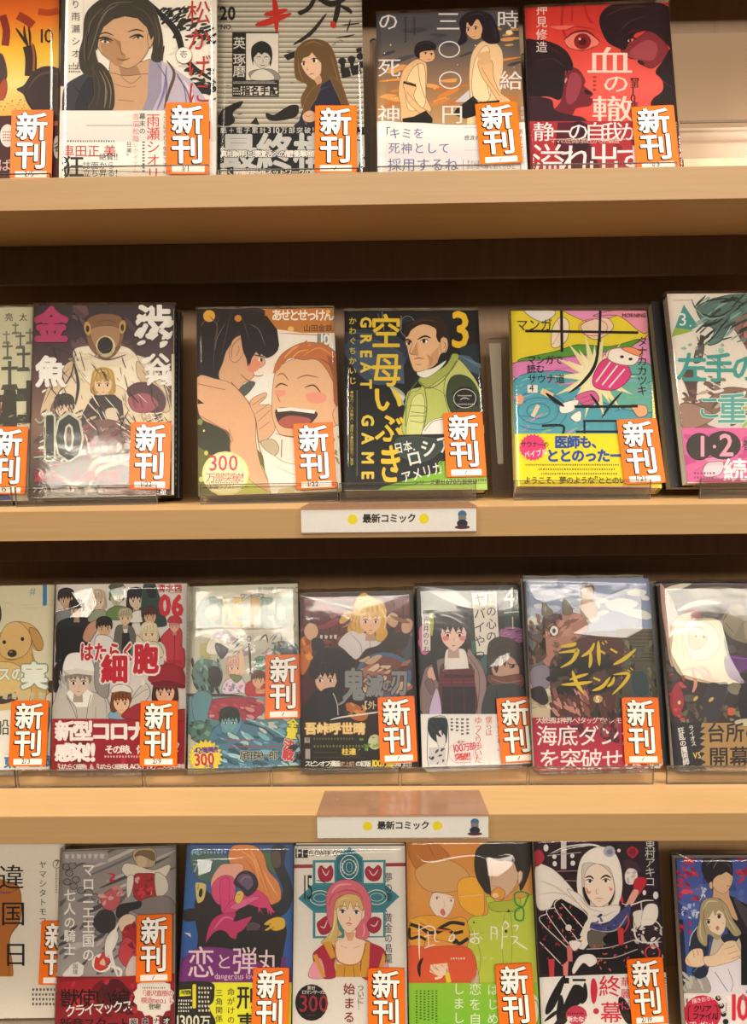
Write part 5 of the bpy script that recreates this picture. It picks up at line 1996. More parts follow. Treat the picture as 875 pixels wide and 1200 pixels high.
BOOK = {
    'b00': (0, (9.4, 52.0, 4.0), (0.1658, 0.0133, 0.0046), 128.0, 182.0, ((-99.8, -4.8), (69.3, -7.8), (67.2, 226.2), (-104.8, 229.2))),
    'b01': (0, (150.0, 35.6, 4.4), (0.1552, 0.0670, -0.0136), 130.8, 182.0, ((73.6, -28.4), (254.5, -22.8), (253.6, 218.3), (70.1, 215.1))),
    'b02': (0, (276.9, 51.5, 4.0), (0.2179, 0.0209, 0.0052), 128.1, 182.0, ((254.5, -3.4), (422.7, -5.7), (426.9, 219.9), (253.4, 222.6))),
    'b03': (0, (416.7, 47.1, 4.4), (0.3501, -0.0164, 0.0034), 128.7, 182.2, ((441.0, 16.4), (606.1, 11.1), (618.8, 213.2), (442.4, 217.7))),
    'b04': (0, (548.9, 50.5, 4.1), (0.3147, -0.0428, -0.0062), 128.3, 182.0, ((614.8, 9.2), (782.7, 2.7), (799.9, 212.1), (622.1, 216.6))),
    'b05': (1, (-32.1, 52.0, 4.0), (0.2014, 0.0121, 0.0035), 128.0, 182.0, ((-120.9, 362.4), (39.8, 359.8), (33.2, 587.1), (-131.6, 589.7))),
    'b06': (1, (99.3, 53.0, 8.0), (0.2231, 0.0750, 0.0011), 128.9, 180.2, ((40.3, 357.9), (204.8, 357.4), (203.9, 579.7), (34.2, 582.8))),
    'b07': (1, (251.9, 55.7, 8.0), (0.2779, 0.0974, 0.0145), 128.8, 178.9, ((230.1, 363.1), (390.6, 361.1), (399.9, 576.0), (232.3, 581.6))),
    'b08': (1, (383.8, 54.2, 9.7), (0.3606, 0.0268, -0.0058), 128.8, 180.3, ((403.5, 364.6), (560.1, 363.8), (570.7, 574.2), (403.6, 575.5))),
    'b09': (1, (538.8, 53.8, 10.6), (0.3900, -0.0260, -0.0202), 129.1, 179.7, ((598.3, 364.1), (756.8, 364.0), (774.8, 572.2), (604.6, 570.6))),
    'b10': (1, (689.1, 52.1, 13.5), (0.3153, 0.0398, -0.0018), 128.0, 184.4, ((780.8, 344.2), (937.7, 343.2), (970.5, 564.5), (804.8, 566.6))),
    'b11': (2, (-30.4, 74.9, 8.3), (0.2186, 0.0256, 0.0067), 113.0, 178.9, ((-68.8, 688.2), (64.1, 685.4), (58.4, 901.0), (-78.2, 904.3))),
    'b12': (2, (94.0, 74.7, 7.9), (0.1866, 0.0144, -0.0046), 129.8, 180.1, ((66.5, 684.9), (219.8, 683.7), (217.1, 901.7), (60.7, 902.9))),
    'b13': (2, (214.5, 80.9, 6.4), (0.3196, 0.0912, 0.0036), 109.9, 179.6, ((220.9, 687.4), (347.4, 683.5), (351.3, 896.7), (218.3, 903.2))),
    'b14': (2, (328.9, 77.3, 6.8), (0.2868, 0.0391, 0.0069), 114.4, 171.3, ((351.1, 694.5), (483.6, 691.2), (490.9, 897.9), (352.8, 902.1))),
    'b15': (2, (442.4, 84.9, 3.4), (0.2952, 0.1105, -0.0195), 107.3, 178.1, ((487.7, 687.4), (608.6, 685.9), (620.7, 897.5), (494.5, 901.9))),
    'b16': (2, (559.3, 75.5, 3.7), (0.2763, 0.0534, -0.0089), 125.2, 185.1, ((615.3, 679.4), (759.5, 677.8), (776.5, 901.9), (626.2, 905.0))),
    'b17': (2, (694.0, 70.7, 4.1), (0.3154, -0.0211, -0.0029), 128.0, 180.7, ((772.6, 683.9), (924.2, 683.5), (949.2, 905.2), (789.6, 904.1))),
    'b18': (3, (-49.0, 88.0, 4.0), (0.2191, 0.0133, 0.0035), 128.0, 182.0, ((-65.7, 978.9), (76.1, 976.8), (69.7, 1192.6), (-75.9, 1194.8))),
    'b19': (3, (83.5, 59.6, 1.0), (0.3056, -0.0206, 0.0429), 119.9, 180.3, ((73.7, 997.4), (207.6, 992.1), (206.0, 1220.2), (65.7, 1224.8))),
    'b20': (3, (199.0, 60.1, 6.0), (0.4008, -0.0015, 0.0010), 114.0, 177.1, ((218.3, 989.9), (344.4, 989.3), (339.3, 1217.2), (204.6, 1217.3))),
    'b21': (3, (315.4, 60.8, 6.4), (0.3044, -0.0036, 0.0009), 114.2, 177.5, ((345.0, 991.3), (474.3, 990.9), (477.7, 1216.2), (342.2, 1216.0))),
    'b22': (3, (438.3, 60.1, 5.5), (0.3275, 0.0020, 0.0011), 128.4, 183.6, ((475.6, 984.1), (620.9, 983.1), (632.8, 1217.4), (479.7, 1218.0))),
    'b23': (3, (568.0, 68.9, 6.3), (0.2085, 0.0380, 0.0032), 127.2, 184.6, ((624.4, 984.2), (769.8, 980.1), (782.7, 1206.0), (633.6, 1211.1))),
    'b24': (3, (698.8, 52.6, 3.2), (0.2408, 0.0022, -0.0004), 113.0, 174.1, ((791.0, 1005.9), (924.1, 1005.3), (941.7, 1227.1), (804.2, 1227.3))),
}
# ---------------------------------------------------------------- setting
fl_ = mesh('floor', [(-3500, -6000, -1480), (4500, -6000, -1480), (4500, 300, -1480), (-3500, 300, -1480)], [(0, 1, 2, 3)], 'shop_floor'); fl_['kind'] = 'structure'
# ---------------------------------------------------------------- the bookshelf
SP, TH = 268.92, 25.3          # shelf spacing and board thickness, mm
X0, X1 = -700, 1500
unit = tag(empty('bookshelf', (0, 0, -4*SP*MM)), 'long light beech bookshelf with dark brown back boards holding four rows of comics', 'bookshelf')
def up(o): o.parent = unit; o.location = (0, 0, 4*SP*MM); return o
for k in range(-1, 5):
    z = -k*SP
    b = up(box('shelf_board', X0, X1, 1.2, 178, z-TH, z, 'beech', bevel=.6))
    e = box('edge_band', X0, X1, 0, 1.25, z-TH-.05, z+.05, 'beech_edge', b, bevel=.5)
    if k < 4:
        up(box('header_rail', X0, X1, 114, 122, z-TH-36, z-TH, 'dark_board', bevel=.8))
        up(box('back_panel', X0, X1, 170, 178, z-SP, z-TH, 'brown_board'))
up(box('side_panel', X0-25, X0, 0, 178, -4*SP-TH, SP, 'beech', bevel=1)); up(box('side_panel', X1, X1+25, 0, 178, -4*SP-TH, SP, 'beech', bevel=1))

# ---------------------------------------------------------------- books
BASE = {  # crop origin and scale the artwork is drawn in
'b00': (0, 0, 3.365), 'b01': (0, 0, 3.365), 'b02': (240, 0, 4.375), 'b03': (420, 0, 4.167), 'b04': (600, 0, 3.182),
'b05': (0, 340, 3.977), 'b06': (0, 340, 3.977), 'b07': (210, 340, 4.286), 'b08': (390, 340, 4.0), 'b09': (580, 340, 2.966), 'b10': (580, 340, 2.966),
'b11': (0, 660, 3.804), 'b12': (0, 660, 3.804), 'b13': (205, 660, 4.286), 'b14': (340, 660, 4.286), 'b15': (470, 660, 4.286), 'b16': (600, 660, 4.286), 'b17': (740, 660, 4.286),
'b18': (0, 970, 3.977), 'b19': (0, 970, 3.977), 'b20': (200, 970, 5.22), 'b21': (330, 970, 5.22), 'b22': (460, 970, 4.861), 'b23': (610, 970, 4.861), 'b24': (745, 970, 5.215)}
#  thickness, copies behind, spine colour, back colour, sticker (crop x, y, rotation, date), label
SPEC = {
'b00': (15, 0, '5a1c22', 'e8dcc8', (130, 576, 1, '2/5'), 'orange and maroon comic numbered 10, leftmost on the top shelf'),
'b01': (9, 0, 'e9e2d4', 'e9e2d4', (745, 552, -1, '1/1'), 'comic with long-haired man in grey kimono and white paper band, top shelf'),
'b02': (14, 0, 'c8c2b2', 'c8c2b2', (668, 722, 1, '/'), 'black and white comic numbered 20 with brown-haired girl before a shutter'),
'b03': (14, 0, '2a2c30', 'e9e2d4', (682, 660, -2, '/'), 'comic with boy and girl in peach shirts against a dusk sky'),
'b04': (14, 0, '3a1c28', 'b03038', (530, 520, -1, '1/3'), 'red comic with two dark-haired profiles and a red eye'),
'b05': (14, 0, 'd0ceb8', 'd0ceb8', (38, 795, 1, '1/15'), 'pale comic covered in grey grave crosses, left end of the second shelf'),
'b06': (15, 1, '18161a', '18161a', (703, 773, 1, '1/22'), 'dark comic with a gaping fish face and broken white lettering'),
'b07': (14, 1, '4a3420', 'e8dcc8', (680, 835, -1, '1/22'), 'peach comic with black-haired and laughing ginger-haired young men'),
'b08': (14, 1, '14161a', 'd8dcc0', (615, 727, -1, '/'), 'black comic numbered 3 with man in green vest and yellow lettering'),
'b09': (17, 0, 'ecd84c', 'ecd84c', (503, 562, -3, '1/21'), 'pink and yellow psychedelic comic with a bright yellow band'),
'b10': (13, 1, '17171a', '17171a', None, 'white comic numbered 3 with turquoise lettering and pink band, right of second shelf'),
'b11': (14, 0, 'ded8bc', 'ded8bc', (135, 755, 1, '2/3'), 'cream comic with a golden puppy, left end of the third shelf'),
'b12': (12, 0, 'ded8d0', 'ded8d0', (715, 755, 0, '2/9'), 'comic numbered 06 with a uniformed crowd in white and red, crimson band'),
'b13': (10, 0, 'b8b8a8', 'b8b8a8', (540, 618, 1, '/'), 'crowded blue and red fantasy comic with yellow starburst, sticker at its middle'),
'b14': (12, 0, '1c1c20', '1c1c20', (537, 830, -1, '/'), 'dark red comic with blond and black-haired figures around a bowl'),
'b15': (11, 0, '22262a', '22262a', (575, 835, -2, '/'), 'dark comic numbered 4 with long-haired girl in plaid and boy in scarf'),
'b16': (12, 1, '5a6478', 'c8c8c0', (643, 838, 1, '/'), 'comic with man riding a horned beast, yellow title and red band'),
'b17': (13, 1, '17151a', '17151a', None, 'murky fantasy comic with kraft-brown band, right end of the third shelf'),
'b18': (14, 0, 'dcd4c6', 'dcd4c6', (275, 572, 1, '/'), 'plain cream comic with an orange-brown shape, left end of the lowest row'),
'b19': (9, 0, '8a8684', '8a8684', (730, 553, 0, '/'), 'grey comic with chains and red-dressed figures above a dark red band'),
'b20': (11, 1, '24509a', '14161c', (606, 1065, 0, '/'), 'blue comic with pink-sleeved embrace and acid yellow band'),
'b21': (13, 0, 'e6e0d6', 'e6e0d6', (640, 1060, 0, '1/25'), 'white comic numbered 15 with blonde woman in pink headscarf'),
'b22': (14, 1, 'e0a050', '1a1a1a', (697, 965, -2, '1/25'), 'orange and lime comic numbered 8 with green band'),
'b23': (14, 1, '34242e', '17151a', (710, 920, -2, '2/19'), 'purple comic with white-hooded warrior holding armour sleeve'),
'b24': (14, 0, '1c2438', '1c2438', None, 'blue comic with a couple and red maple leaves, right end of lowest row'),
}
def flat_mat(hx):
    k = 'cover_'+hx
    if k not in M: mat(k, tuple(v*.85 for v in lin(hexc(hx))), .35, .45)
    return k
def frame(row, P, ang, z=0):
    t, y, r = ang
    u0 = Vector((math.cos(y), math.sin(y), 0)); n0 = Vector((-math.sin(y), math.cos(y), 0)); v0 = math.cos(t)*Vector((0, 0, 1))+math.sin(t)*n0
    u = math.cos(r)*u0+math.sin(r)*v0; v = -math.sin(r)*u0+math.cos(r)*v0; n = v.cross(u)
    mx = Matrix((u, n, v)).transposed().to_4x4(); mx.translation = Vector((P[0]*MM, P[1]*MM, (P[2]-row*SP)*MM)); return mx
def sticker(parent, x, z, rot, date, y=-1.9):
    W, H = 36.5, 62.5
    p = Print(W, H, lambda a, b: (a*W/100, H-b*W/100)); Hh = H/W*100
    rr = [(8, 0), (92, 0), (97.6, 2.4), (100, 8), (100, Hh-8), (97.6, Hh-2.4), (92, Hh), (8, Hh), (2.4, Hh-2.4), (0, Hh-8), (0, 8), (2.4, 2.4)]
    p.poly('f0701a', rr)
    p.stroke('d85c10', 1.2, [(50+(a-50)*.985, Hh/2+(b-Hh/2)*.99) for a, b in rr+rr[:1]][0:13])
    for dx, dy, c, o in ((-2.2, 2.2, '16100c', 5.5), (0, 0, '16100c', 6), (0, 0, 'fbf6ee', 3.2)):
        p.text(c, 12+dx, 5+dy, 76, 'y94,b%g' % o, '新'); p.text(c, 12+dx, 75+dy, 76, 'y94,b%g' % o, '刊')
    p.poly('f6efe4', [(13, 152), (88, 152), (88, 167), (13, 167)])
    if date == '/': p.stroke('2a2622', 1.8, [(46, 164), (52, 155)])
    else: p.text('2a2622', 26 if len(date) > 3 else 34, 151, 14, 'b2', date)
    o = p.build('sticker', parent); o.location = (x*MM, y*MM, z*MM)
    o.rotation_euler = (0, math.radians(rot), 0)
    o.data.transform(Matrix.Translation((-W/2*MM, 0, -H/2*MM)))
    tag(o, 'orange sticker with bold white lettering'); return o
def film(root, w, h, th, seed, over, amp):
    """loose clear wrap: waved front sheet, sides, folded top flap"""
    rn = random.Random(seed); nx, nz = 14, 20
    ph = [(rn.uniform(.6, 2.2), rn.uniform(.6, 2.6), rn.uniform(0, 6.3), rn.uniform(.3, 1)) for _ in range(5)]
    def wv(a, b): return sum(k*math.sin(3.14*(p*a+q*b)+s) for p, q, s, k in ph)/3
    vs = []; fs = []
    x0, x1, z0, z1 = -w/2-.9, w/2+.9, -.3, h+over
    for j in range(nz+1):
        for i in range(nx+1):
            a, b = i/nx, j/nz; e = min(1, 5*min(a, 1-a))*min(1, 5*min(b, 1-b)+.2)
            vs.append((x0+(x1-x0)*a, -1.55-(.55+.5*wv(a*2, b*2))*amp*e*.5, z0+(z1-z0)*b))
    for j in range(nz):
        for i in range(nx):
            q = j*(nx+1)+i; fs.append((q, q+1, q+nx+2, q+nx+1))
    b = len(vs); n1 = nx+1
    L = [j*n1 for j in range(nz+1)]; Rr = [j*n1+nx for j in range(nz+1)]
    for idx in (L, Rr):
        s = len(vs)
        for q in idx: v = vs[q]; vs.append((v[0]+(.2 if idx is Rr else -.2), th+.6, v[2]))
        for j in range(nz): fs.append((idx[j], idx[j+1], s+j+1, s+j))
    # top flap folded back with a small crimp
    T = [nz*n1+i for i in range(n1)]; s = len(vs)
    for i, q in enumerate(T): v = vs[q]; vs.append((v[0], th*.35, v[2]+.8+.6*math.sin(i*1.7+seed)))
    s2 = len(vs)
    for i, q in enumerate(T): v = vs[q]; vs.append((v[0], th+.6, v[2]-over*.6))
    for i in range(nx): fs += [(T[i], T[i+1], s+i+1, s+i), (s+i, s+i+1, s2+i+1, s2+i)]
    o = mesh('film_wrap', vs, fs, 'film', root, smooth=True)
    # heat-sealed seam along the top edge
    return tag(o, 'clear shrink film')
def glare_facet(root, H, pts, tilt, turn, y=-1.75):
    """glare facet shaped into the film: panel tilted to mirror the lamp, with skirts"""
    P = [H(*p) for p in pts]
    cx = sum(p[0] for p in P)/len(P); cz = sum(p[1] for p in P)/len(P)
    ft = [(x, (z-cz)*math.tan(math.radians(tilt))+(x-cx)*math.tan(math.radians(turn)), z) for x, z in P]
    mx = max(f[1] for f in ft)
    top = [(x, y-(mx-d)-.05, z) for x, d, z in ft]; bot = [(cx+(x-cx)*1.03, -1.6, cz+(z-cz)*1.03) for x, d, z in ft]
    n = len(P)
    area_ = sum(P[i-1][0]*P[i][1]-P[i][0]*P[i-1][1] for i in range(n))
    face = tuple(range(n)) if area_ > 0 else tuple(range(n))[::-1]
    fs = [face]+[(i, (i+1) % n, n+(i+1) % n, n+i) for i in range(n)]
    return mesh('film_glare', top+bot, fs, 'crease_glint', root)
RAISE = {}
SHIFT = {'b12': -.6, 'b13': 1.2, 'b19': -1.8, 'b20': .9, 'b02': .6, 'b01': -.6, 'b23': .5}
# every book's lowest corner must clear the sheet it rests on
for k, (row, P, ang, w, h, quad) in list(BOOK.items()):
    low = P[2]-SPEC[k][0]*math.sin(ang[0])-abs(ang[2])*w/2; dz = max(0, 1.4-low)
    RAISE[k] = dz
    BOOK[k] = (row, (P[0]+SHIFT.get(k, 0), P[1]+dz*math.tan(ang[0]), P[2]+dz), ang, w, h-dz, quad)
HM = {}
def build_book(k):
    row, P, ang, w, h, quad = BOOK[k]; th, ncopy, spc, bkc, stk, label = SPEC[k]
    root = empty('paperback_comic'); root.matrix_world = frame(row, P, ang)
    tag(root, label, 'book', ['comics on the top shelf', 'comics on the second shelf', 'comics on the third shelf', 'comics in the lowest row'][row])
    # page block
    box('page_block', -w/2+1.2, w/2-1, .5, th-.5, 1.2, h-1.2, 'pages', root)
    # wrap-around cover: rounded spine on the right (bound on the right)
    r = 1.6; prof = [(-w/2, 0)]+[(w/2-r+r*math.sin(a), r-r*math.cos(a)) for a in [i*math.pi/8 for i in range(5)]]+[(w/2-r+r*math.cos(a), th-r+r*math.sin(a)) for a in [i*math.pi/8 for i in range(5)]]+[(-w/2, th)]
    inn = [(-w/2, th-.4), (w/2-r, th-.4), (w/2-.4, th-r), (w/2-.4, r), (w/2-r, .4), (-w/2, .4)]
    loop = prof+inn; n = len(loop); vs = [(x, y, 0) for x, y in loop]+[(x, y, h) for x, y in loop]
    fs = [(i, (i+1) % n, n+(i+1) % n, n+i) for i in range(n)]
    m_ = len(prof)-1
    vs_n = len(vs)
    cap = [(0, 1, 2, n-2, n-1), (2, 3, 4, 5, n-3, n-2), (5, 6, n-4, n-3), (6, 7, 8, 9, n-5, n-4), (9, 10, 11, n-6, n-5)]
    for c in cap: fs += [tuple(c[::-1]), tuple(n+i for i in c)]
    mesh('cover', vs, fs, flat_mat(spc), root)
    ox, oy, s = BASE[k]
    H = homog([((x-ox)*s, (y-oy)*s) for x, y in quad], [(0, h), (w, h), (w, -RAISE[k]), (0, -RAISE[k])]); HM[k] = (H, w)
    parts = ART[k].split('---\n')
    p = Print(w, h, H); p.run(parts[0]); p.build('cover_print', root, (-w/2*MM, -.05*MM, 0))
    if len(parts) > 1:
        p = Print(w, h, H); p.run(parts[1]); p.build('paper_band', root, (-w/2*MM, -.9*MM, 0))
    # lettering down the spine
    p = Print(th-3, h-20); p.micro('e8e4dc' if sum(hexc(spc)) < 1.2 else '3a3430', 1.5, 0, th-4.5, h-20, 1, True)
    o = p.build('spine_print', root); o.rotation_euler = (0, 0, math.pi/2); o.location = ((w/2+.05)*MM, 1.5*MM, 10*MM)
    fl = film(root, w, h, th, hash_(k), (1.5, 2.0, 3.5, 3.5)[row], (.7, 1.0, 1.8, 1.6)[row])
    for q in GLARE.get(k, ()):
        glare_facet(root, lambda a, b: (H(a, b)[0]-w/2, H(a, b)[1]), q[0], q[1], q[2])
    if stk:
        u, v = H(stk[0], stk[1]); sticker(root, u-w/2, v, stk[2], stk[3], -3.5 if row > 1 else -2.8)
    # further copies standing directly behind
    for c in range(ncopy):
        r2 = empty('paperback_comic'); d = (c+1)*(th+1.6)
        sh = Matrix.Translation((0, d*MM, 0)); r2.matrix_world = root.matrix_world @ Matrix.Translation((COPYX.get(k, 0)*MM, d*MM, max(0, .5-(P[2]-(d+th)*math.sin(ang[0])-abs(ang[2])*w/2))/math.cos(ang[0])*MM))
        tag(r2, 'spare copy tucked behind the '+SPARE[k], 'book', 'spare copies standing behind the front comics')
        for ch in [x for x in root.children if x.name.split('.')[0] in ('page_block', 'cover')]:
            cc = ch.copy(); C.objects.link(cc); cc.parent = r2
            if ch.name.startswith('cover'):
                cc.data = ch.data.copy(); cc.data.materials.clear(); cc.data.materials.append(M[flat_mat(bkc)])
    return root
def hash_(k): return int(k[1:])*17+5
SPARE = {'b06': 'dark comic with fish face', 'b07': 'comic of two laughing young men', 'b08': 'black comic numbered 3', 'b10': 'white comic with turquoise lettering', 'b16': 'comic with horned beast', 'b17': 'comic with kraft-brown band', 'b19': 'grey comic with chains', 'b20': 'blue comic with pink sleeves', 'b22': 'orange and lime comic', 'b23': 'purple comic with hooded warrior'}
COPYX = {'b06': 2, 'b07': 1, 'b08': 1, 'b10': -9, 'b16': 1, 'b17': -6, 'b20': 1, 'b22': -2, 'b23': 2}
GLARE = {  # film facets added for lamp glare: outline in crop coordinates, extra lean, turn
'b12': [([(330, 130), (415, 108), (440, 180), (405, 240), (325, 238), (375, 195)], 7.5, 6), ([(500, 120), (560, 100), (575, 150), (520, 165)], 8, 6)],
'b15': [([(110, 118), (260, 135), (372, 222), (340, 232), (200, 172)], 2, 0), ([(440, 520), (490, 470), (542, 448), (535, 482), (500, 515)], 4.5, 0)],
'b16': [([(85, 125), (302, 130), (285, 165), (155, 198), (110, 178)], 3.2, -3), ([(330, 215), (440, 180), (560, 130), (636, 120), (640, 332), (560, 376), (430, 368), (300, 352), (390, 300)], 3.8, -3)],
'b17': [([(215, 290), (440, 285), (480, 470), (548, 602), (430, 608), (250, 560), (192, 450)], 2.6, -3)],
'b20': [([(160, 190), (250, 200), (240, 265), (170, 288)], 5.5, 3)],
'b22': [([(530, 165), (600, 175), (680, 155), (672, 215), (600, 270), (540, 268)], 9.5, -1)],
'b06': [([(330, 330), (560, 290), (640, 300), (560, 345), (360, 375)], 1.5, 5)],
}
RIDGE = {  # sharp film wrinkles, leaned for lamp glints: width, lean, turn, line in crop coordinates
'b11': [(7, 8, 6, [(0, 168), (60, 182), (140, 184), (240, 160)]), (5, 8, 6, [(90, 200), (150, 196), (235, 184)])],
'b12': [(6, 8, 5, [(255, 215), (360, 185), (415, 120), (400, 105)]), (5, 8, 5, [(480, 110), (540, 170), (570, 120), (640, 110)])],
'b13': [(6, 1, 0, [(80, 112), (150, 190), (180, 300), (300, 325)]), (6, 1, 0, [(440, 215), (520, 190), (560, 140), (605, 108)])],
'b14': [(5, 4, 0, [(48, 160), (180, 190), (300, 215)]), (5, 4, 0, [(60, 150), (300, 146), (600, 150)])],
'b15': [(8, 2, -2, [(90, 118), (180, 165), (300, 215), (385, 228)]), (7, 2, -2, [(385, 228), (440, 190), (520, 95)])],
'b16': [(6, 2, -3, [(65, 92), (300, 96), (630, 104)])],
'b17': [(6, 2, -3, [(150, 150), (190, 190), (300, 215), (430, 196)]), (6, 2, -3, [(230, 110), (400, 104), (570, 108)])],
'b20': [(6, 5, 3, [(130, 200), (240, 190), (380, 186), (462, 174)])],
'b21': [(5, 10.5, 0, [(90, 150), (250, 165), (420, 150), (700, 140)])],
'b22': [(9, 9, -1, [(140, 155), (170, 185), (230, 192), (340, 168), (470, 155), (540, 185)]), (7, 9, -1, [(600, 160), (660, 150), (690, 185), (640, 225)]), (7, 9, -1, [(360, 390), (470, 380), (545, 372)])],
'b23': [(7, 15, -2, [(150, 150), (260, 115), (400, 95), (520, 120)])],
'b24': [(5, 15, -3, [(245, 150), (320, 190), (345, 208)])],
'b06': [(6, 2, 4, [(170, 240), (400, 300), (600, 250), (760, 190)]), (5, 2, 4, [(330, 690), (520, 640), (700, 560)])],
'b10': [(5, 0, -4, [(650, 655), (760, 600), (900, 640)])],
}
def ridges(rg):
    for wd, tl, tn, pts in (rg,):
        q = crom(pts, False, 4); n = len(q)
        for i in range(n-1):
            (ax, ay), (bx, by) = q[i], q[i+1]; l = math.hypot(bx-ax, by-ay) or 1; tw = wd/2*max(.3, math.sin(math.pi*(i+.5)/(n-1)))
            nx, ny = -(by-ay)/l*tw, (bx-ax)/l*tw
            yield [(ax+nx, ay+ny), (bx+nx, by+ny), (bx-nx, by-ny), (ax-nx, ay-ny)], tl, tn
def ridge_mesh(root, H, rg):
    vs = []; fs = []
    for pts, tl, tn in ridges(rg):
        P = [H(*p) for p in pts]; cx = sum(p[0] for p in P)/4; cz = sum(p[1] for p in P)/4
        if sum(P[i-1][0]*P[i][1]-P[i][0]*P[i-1][1] for i in range(4)) < 0: P.reverse()
        s = len(vs)
        vs += [(x, -2.5+(z-cz)*math.tan(math.radians(tl))+(x-cx)*math.tan(math.radians(tn)), z) for x, z in P]; fs.append((s, s+1, s+2, s+3))
        vs += [(cx+(x-cx)*1.1, -1.7, cz+(z-cz)*1.1) for x, z in P]
        for i in range(4): fs.append((s+i, s+4+i, s+4+(i+1) % 4, s+(i+1) % 4))
    if vs: mesh('film_wrinkle', vs, fs, 'crease_glint', root)
for k in sorted(BOOK):
    root = build_book(k); H, w = HM[k]
    for rg in RIDGE.get(k, ()): ridge_mesh(root, lambda a, b: (H(a, b)[0]-w/2, H(a, b)[1]), rg)

# ---------------------------------------------------------------- clear stands
STAND = {  # lip x range (mm), plate x range, plate height, yaw follows the book
'b00': (-50, 72, -56, 76, 150), 'b01': (90, 212, 84, 214, 150), 'b02': (216, 338, 212, 340, 150), 'b03': (352, 474, 346, 476, 172), 'b04': (484, 606, 480, 612, 150),
'b05': (-100, 20, -104, 24, 150), 'b06': (25, 150, 30, 158, 150), 'b07': (190, 313, 190, 318, 165), 'b08': (315, 437, 323, 440, 165), 'b09': (471, 592, 456, 590, 165), 'b10': (634, 760, 612, 756, 160),
'b11': (-120, 3, -118, 2, 170), 'b12': (5, 124, 8, 122, 170), 'b13': (126, 245, 129, 243, 170), 'b14': (247, 366, 250, 364, 170), 'b15': (368, 486, 371, 484, 172), 'b16': (488, 604, 482, 606, 172), 'b17': (616, 740, 614, 742, 172),
'b18': (-100, 18, -102, 18, 165), 'b19': (20, 138, 22, 140, 165), 'b20': (142, 252, 140, 254, 168), 'b21': (256, 372, 254, 374, 168), 'b22': (376, 496, 374, 498, 168), 'b23': (504, 624, 502, 628, 168), 'b24': (640, 760, 634, 762, 172)}
LIPY = (44, 46, 54, 44)
SL = {'b00': 'leftmost on the top shelf', 'b01': 'under the long-haired man comic', 'b02': 'under the black and white comic', 'b03': 'under the dusk sky comic', 'b04': 'under the red comic',
 'b05': 'left end of the second shelf', 'b06': 'under the fish face comic', 'b07': 'under the laughing young men comic', 'b08': 'under the black comic with yellow lettering', 'b09': 'under the pink and yellow comic', 'b10': 'right end of the second shelf',
 'b11': 'left end of the third shelf', 'b12': 'under the crimson banded crowd comic', 'b13': 'under the yellow starburst comic', 'b14': 'under the dark red comic', 'b15': 'under the plaid girl comic', 'b16': 'under the horned beast comic', 'b17': 'right end of the third shelf',
 'b18': 'left end of the lowest row', 'b19': 'behind the grey chains comic', 'b20': 'behind the blue embrace comic', 'b21': 'behind the pink headscarf comic', 'b22': 'behind the lime comic', 'b23': 'behind the hooded warrior comic', 'b24': 'right end of the lowest row'}
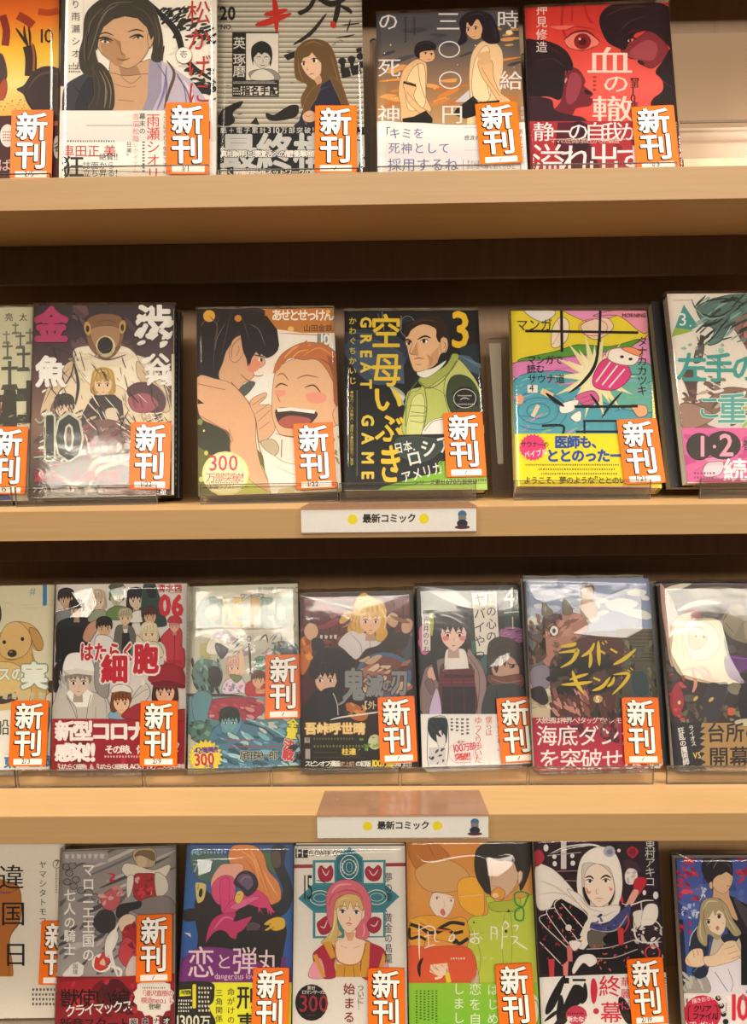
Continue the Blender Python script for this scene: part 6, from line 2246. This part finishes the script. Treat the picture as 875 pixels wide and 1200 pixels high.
def build_stand(k):
    row, P, ang, w, h, quad = BOOK[k]; th, nc = SPEC[k][:2]; l0, l1, p0, p1, ph = STAND[k]
    if k not in ('b03', 'b07', 'b08', 'b09', 'b10'): p0, p1 = P[0]-w/2+2, P[0]+w/2-8
    tilt, yaw, roll = ang; follow = yaw if row == 1 else 0
    ly = min(LIPY[row], P[1]-6)
    if row == 1: ly = P[1]-6
    st = tag(empty('display_stand', (P[0]*MM, P[1]*MM, -row*SP*MM)), 'clear acrylic book stand '+SL[k], 'stand', 'clear acrylic display stands')
    st.rotation_euler = (0, 0, follow)
    a, b = l0-P[0], l1-P[0]; y0 = ly-P[1]
    dep = (th+1.6)*(nc+1)+2+abs(math.sin(yaw-follow))*w/2
    zb = max(.6, P[2]-3.4-abs(math.sin(roll))*w/2)
    back = dep/math.cos(tilt)+2
    bp = box('base_plate', max(a, -w/2)+.4, min(b, w/2)-.4, y0+3.2, th-.5, -1.2, -.2, 'acrylic', st)
    sm = Matrix.Rotation(follow, 4, 'Z'); sm.translation = st.location
    bp.matrix_local = sm.inverted() @ frame(row, P, ang)
    lp = box('front_lip', a, b, y0, y0+2, .3, 17.5, 'acrylic', st)
    box('lip_edge', a, b, y0-.05, y0+2.05, 17.5, 18.1, 'acrylic_edge', lp)
    box('lip_edge', a, b, y0-.05, y0+2.05, .15, 1.0, 'acrylic_edge', lp)
    for q in (a, b-.7): box('lip_edge', q, q+.7, y0-.06, y0+2.06, 1.0, 17.5, 'acrylic_edge', lp)
    for o_ in [lp]+list(lp.children):
        for v in o_.data.vertices: v.co.y -= v.co.z*.06
    # leaning back plate with edge
    pl = empty('back_plate'); pl.parent = st
    pl.location = (0, back*MM, 1.7*MM); pl.rotation_euler = (-tilt, 0, 0)
    pa, pb = p0-P[0], p1-P[0]
    def rrect(x0, x1, z0, z1, r): 
        o = [(x0, z0), (x1, z0)]
        for i in range(4): t = i*math.pi/6; o.append((x1-r+r*math.cos(t), z1-r+r*math.sin(t)))
        for i in range(4): t = math.pi/2+i*math.pi/6; o.append((x0+r+r*math.cos(t), z1-r+r*math.sin(t)))
        return o
    rr = rrect(pa, pb, 0, ph, 4); n = len(rr)
    vs = [(x, 0, z) for x, z in rr]+[(x, 2, z) for x, z in rr]
    plate = mesh('plate', vs, [tuple(range(n)), tuple(range(n, 2*n))[::-1]], 'acrylic', pl)
    mesh('plate_edge', vs, [(i, n+i, n+(i+1) % n, (i+1) % n) for i in range(n)], 'acrylic_edge', pl)
    # pale tapered strips added behind the plate to stand for light reflected in it
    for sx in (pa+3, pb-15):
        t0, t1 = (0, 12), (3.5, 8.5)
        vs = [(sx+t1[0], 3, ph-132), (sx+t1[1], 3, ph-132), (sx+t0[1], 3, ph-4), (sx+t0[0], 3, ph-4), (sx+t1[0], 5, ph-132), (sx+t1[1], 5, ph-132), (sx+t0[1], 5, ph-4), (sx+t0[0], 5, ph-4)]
        mesh('reflection_strip', vs, [(0, 1, 2, 3), (7, 6, 5, 4), (0, 4, 5, 1), (1, 5, 6, 2), (2, 6, 7, 3), (3, 7, 4, 0)], 'pale_reflection', pl)
    return st
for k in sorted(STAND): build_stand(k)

# ---------------------------------------------------------------- shelf-edge label holders
def label_holder(x0, x1, row, ztop, zbot, lab):
    z = -row*SP; w = x1-x0; h = ztop-zbot
    r = tag(empty('shelf_label', ((x0+x1)/2*MM, 0, z*MM)), lab, 'label', 'shelf-edge category labels')
    a = w/2
    f = mesh('top_flap', [(-a+4, 44, .4), (a-3, 44, .4), (a, -1.2, .4), (-a, -1.2, .4), (-a+4, 44, .9), (a-3, 44, .9), (a, -1.2, .9), (-a, -1.2, .9)], [(0, 1, 2, 3), (7, 6, 5, 4), (0, 4, 5, 1), (1, 5, 6, 2), (2, 6, 7, 3), (3, 7, 4, 0)], 'holder_film', r)
    box('card', -a+.6, a-.6, -1.1, -.5, zbot+.6, ztop-.2, 'card_white', r)
    W, H = w-1.2, h-.8
    p = Print(W, H, lambda x, y: (x*W/645, H-y*H/82)); 
    p.poly('f0eeea', [(0, 0), (645, 0), (645, 82), (0, 82)])
    p.ell('f4e020', 190, 36, 18, 18); p.ell('f4e020', 453, 36, 18, 18)
    p.text('201e1e', 226, 16, 34, 'b4,k97', '最新コミック')
    # plain little figure-shaped blot, no features
    p.ell('4878a0', 594, 22, 16, 14); p.ell('8c8478', 594, 36, 15, 12); p.ell('28304c', 594, 54, 20, 14); p.ell('5c3038', 594, 68, 28, 7)
    p.build('card_print', r, ((-w/2+.6)*MM, -1.15*MM, (zbot+.6)*MM))
    box('window', -a, a, -2.0, -1.7, zbot, ztop, 'film', r)
    for zz in (zbot-.5, ztop-.2): box('rail', -a, a, -2.2, -.4, zz, zz+.9, 'holder_film', r)
label_holder(285, 432, 1, -1.0, -21.0, 'white category label clipped below the black comic numbered 3')
label_holder(293, 443, 2, -1.0, -21.0, 'white category label clipped to the edge of the third shelf')

# ---------------------------------------------------------------- empty cream tray at the right of the top shelf
tr = tag(empty('display_tray', (740*MM, 60*MM, 0)), 'empty cream display tray beside the red comic on the top shelf', 'tray')
def lean(name, z0, z1, y0, y1, m, par, th=2.5):   # panel from (y0,z0) to (y1,z1)
    return extr(name, [(y0, z0), (y1, z1), (y1+th, z1), (y0+th, z0)], -118, 300, m, par)
lean('back_plate', 66, 176, 62, 98, 'cream_plate', tr)
lean('middle_plate', 28, 64, 22, 34, 'cream_plate', tr)
lean('front_plate', 2, 30, 4, 12, 'cream_bright', tr)
extr('base', [(0, .3), (0, 2), (90, 2), (90, .3)], -118, 300, 'cream_bright', tr)
box('seam_strip', -118, 300, 20.5, 22.0, 63.5, 65.5, 'dark_board', tr)
extr('rear_leg', [(88, .3), (100, 172), (103, 172), (91, .3)], 60, 80, 'cream_plate', tr)
bpy.data.objects.remove(_fo)
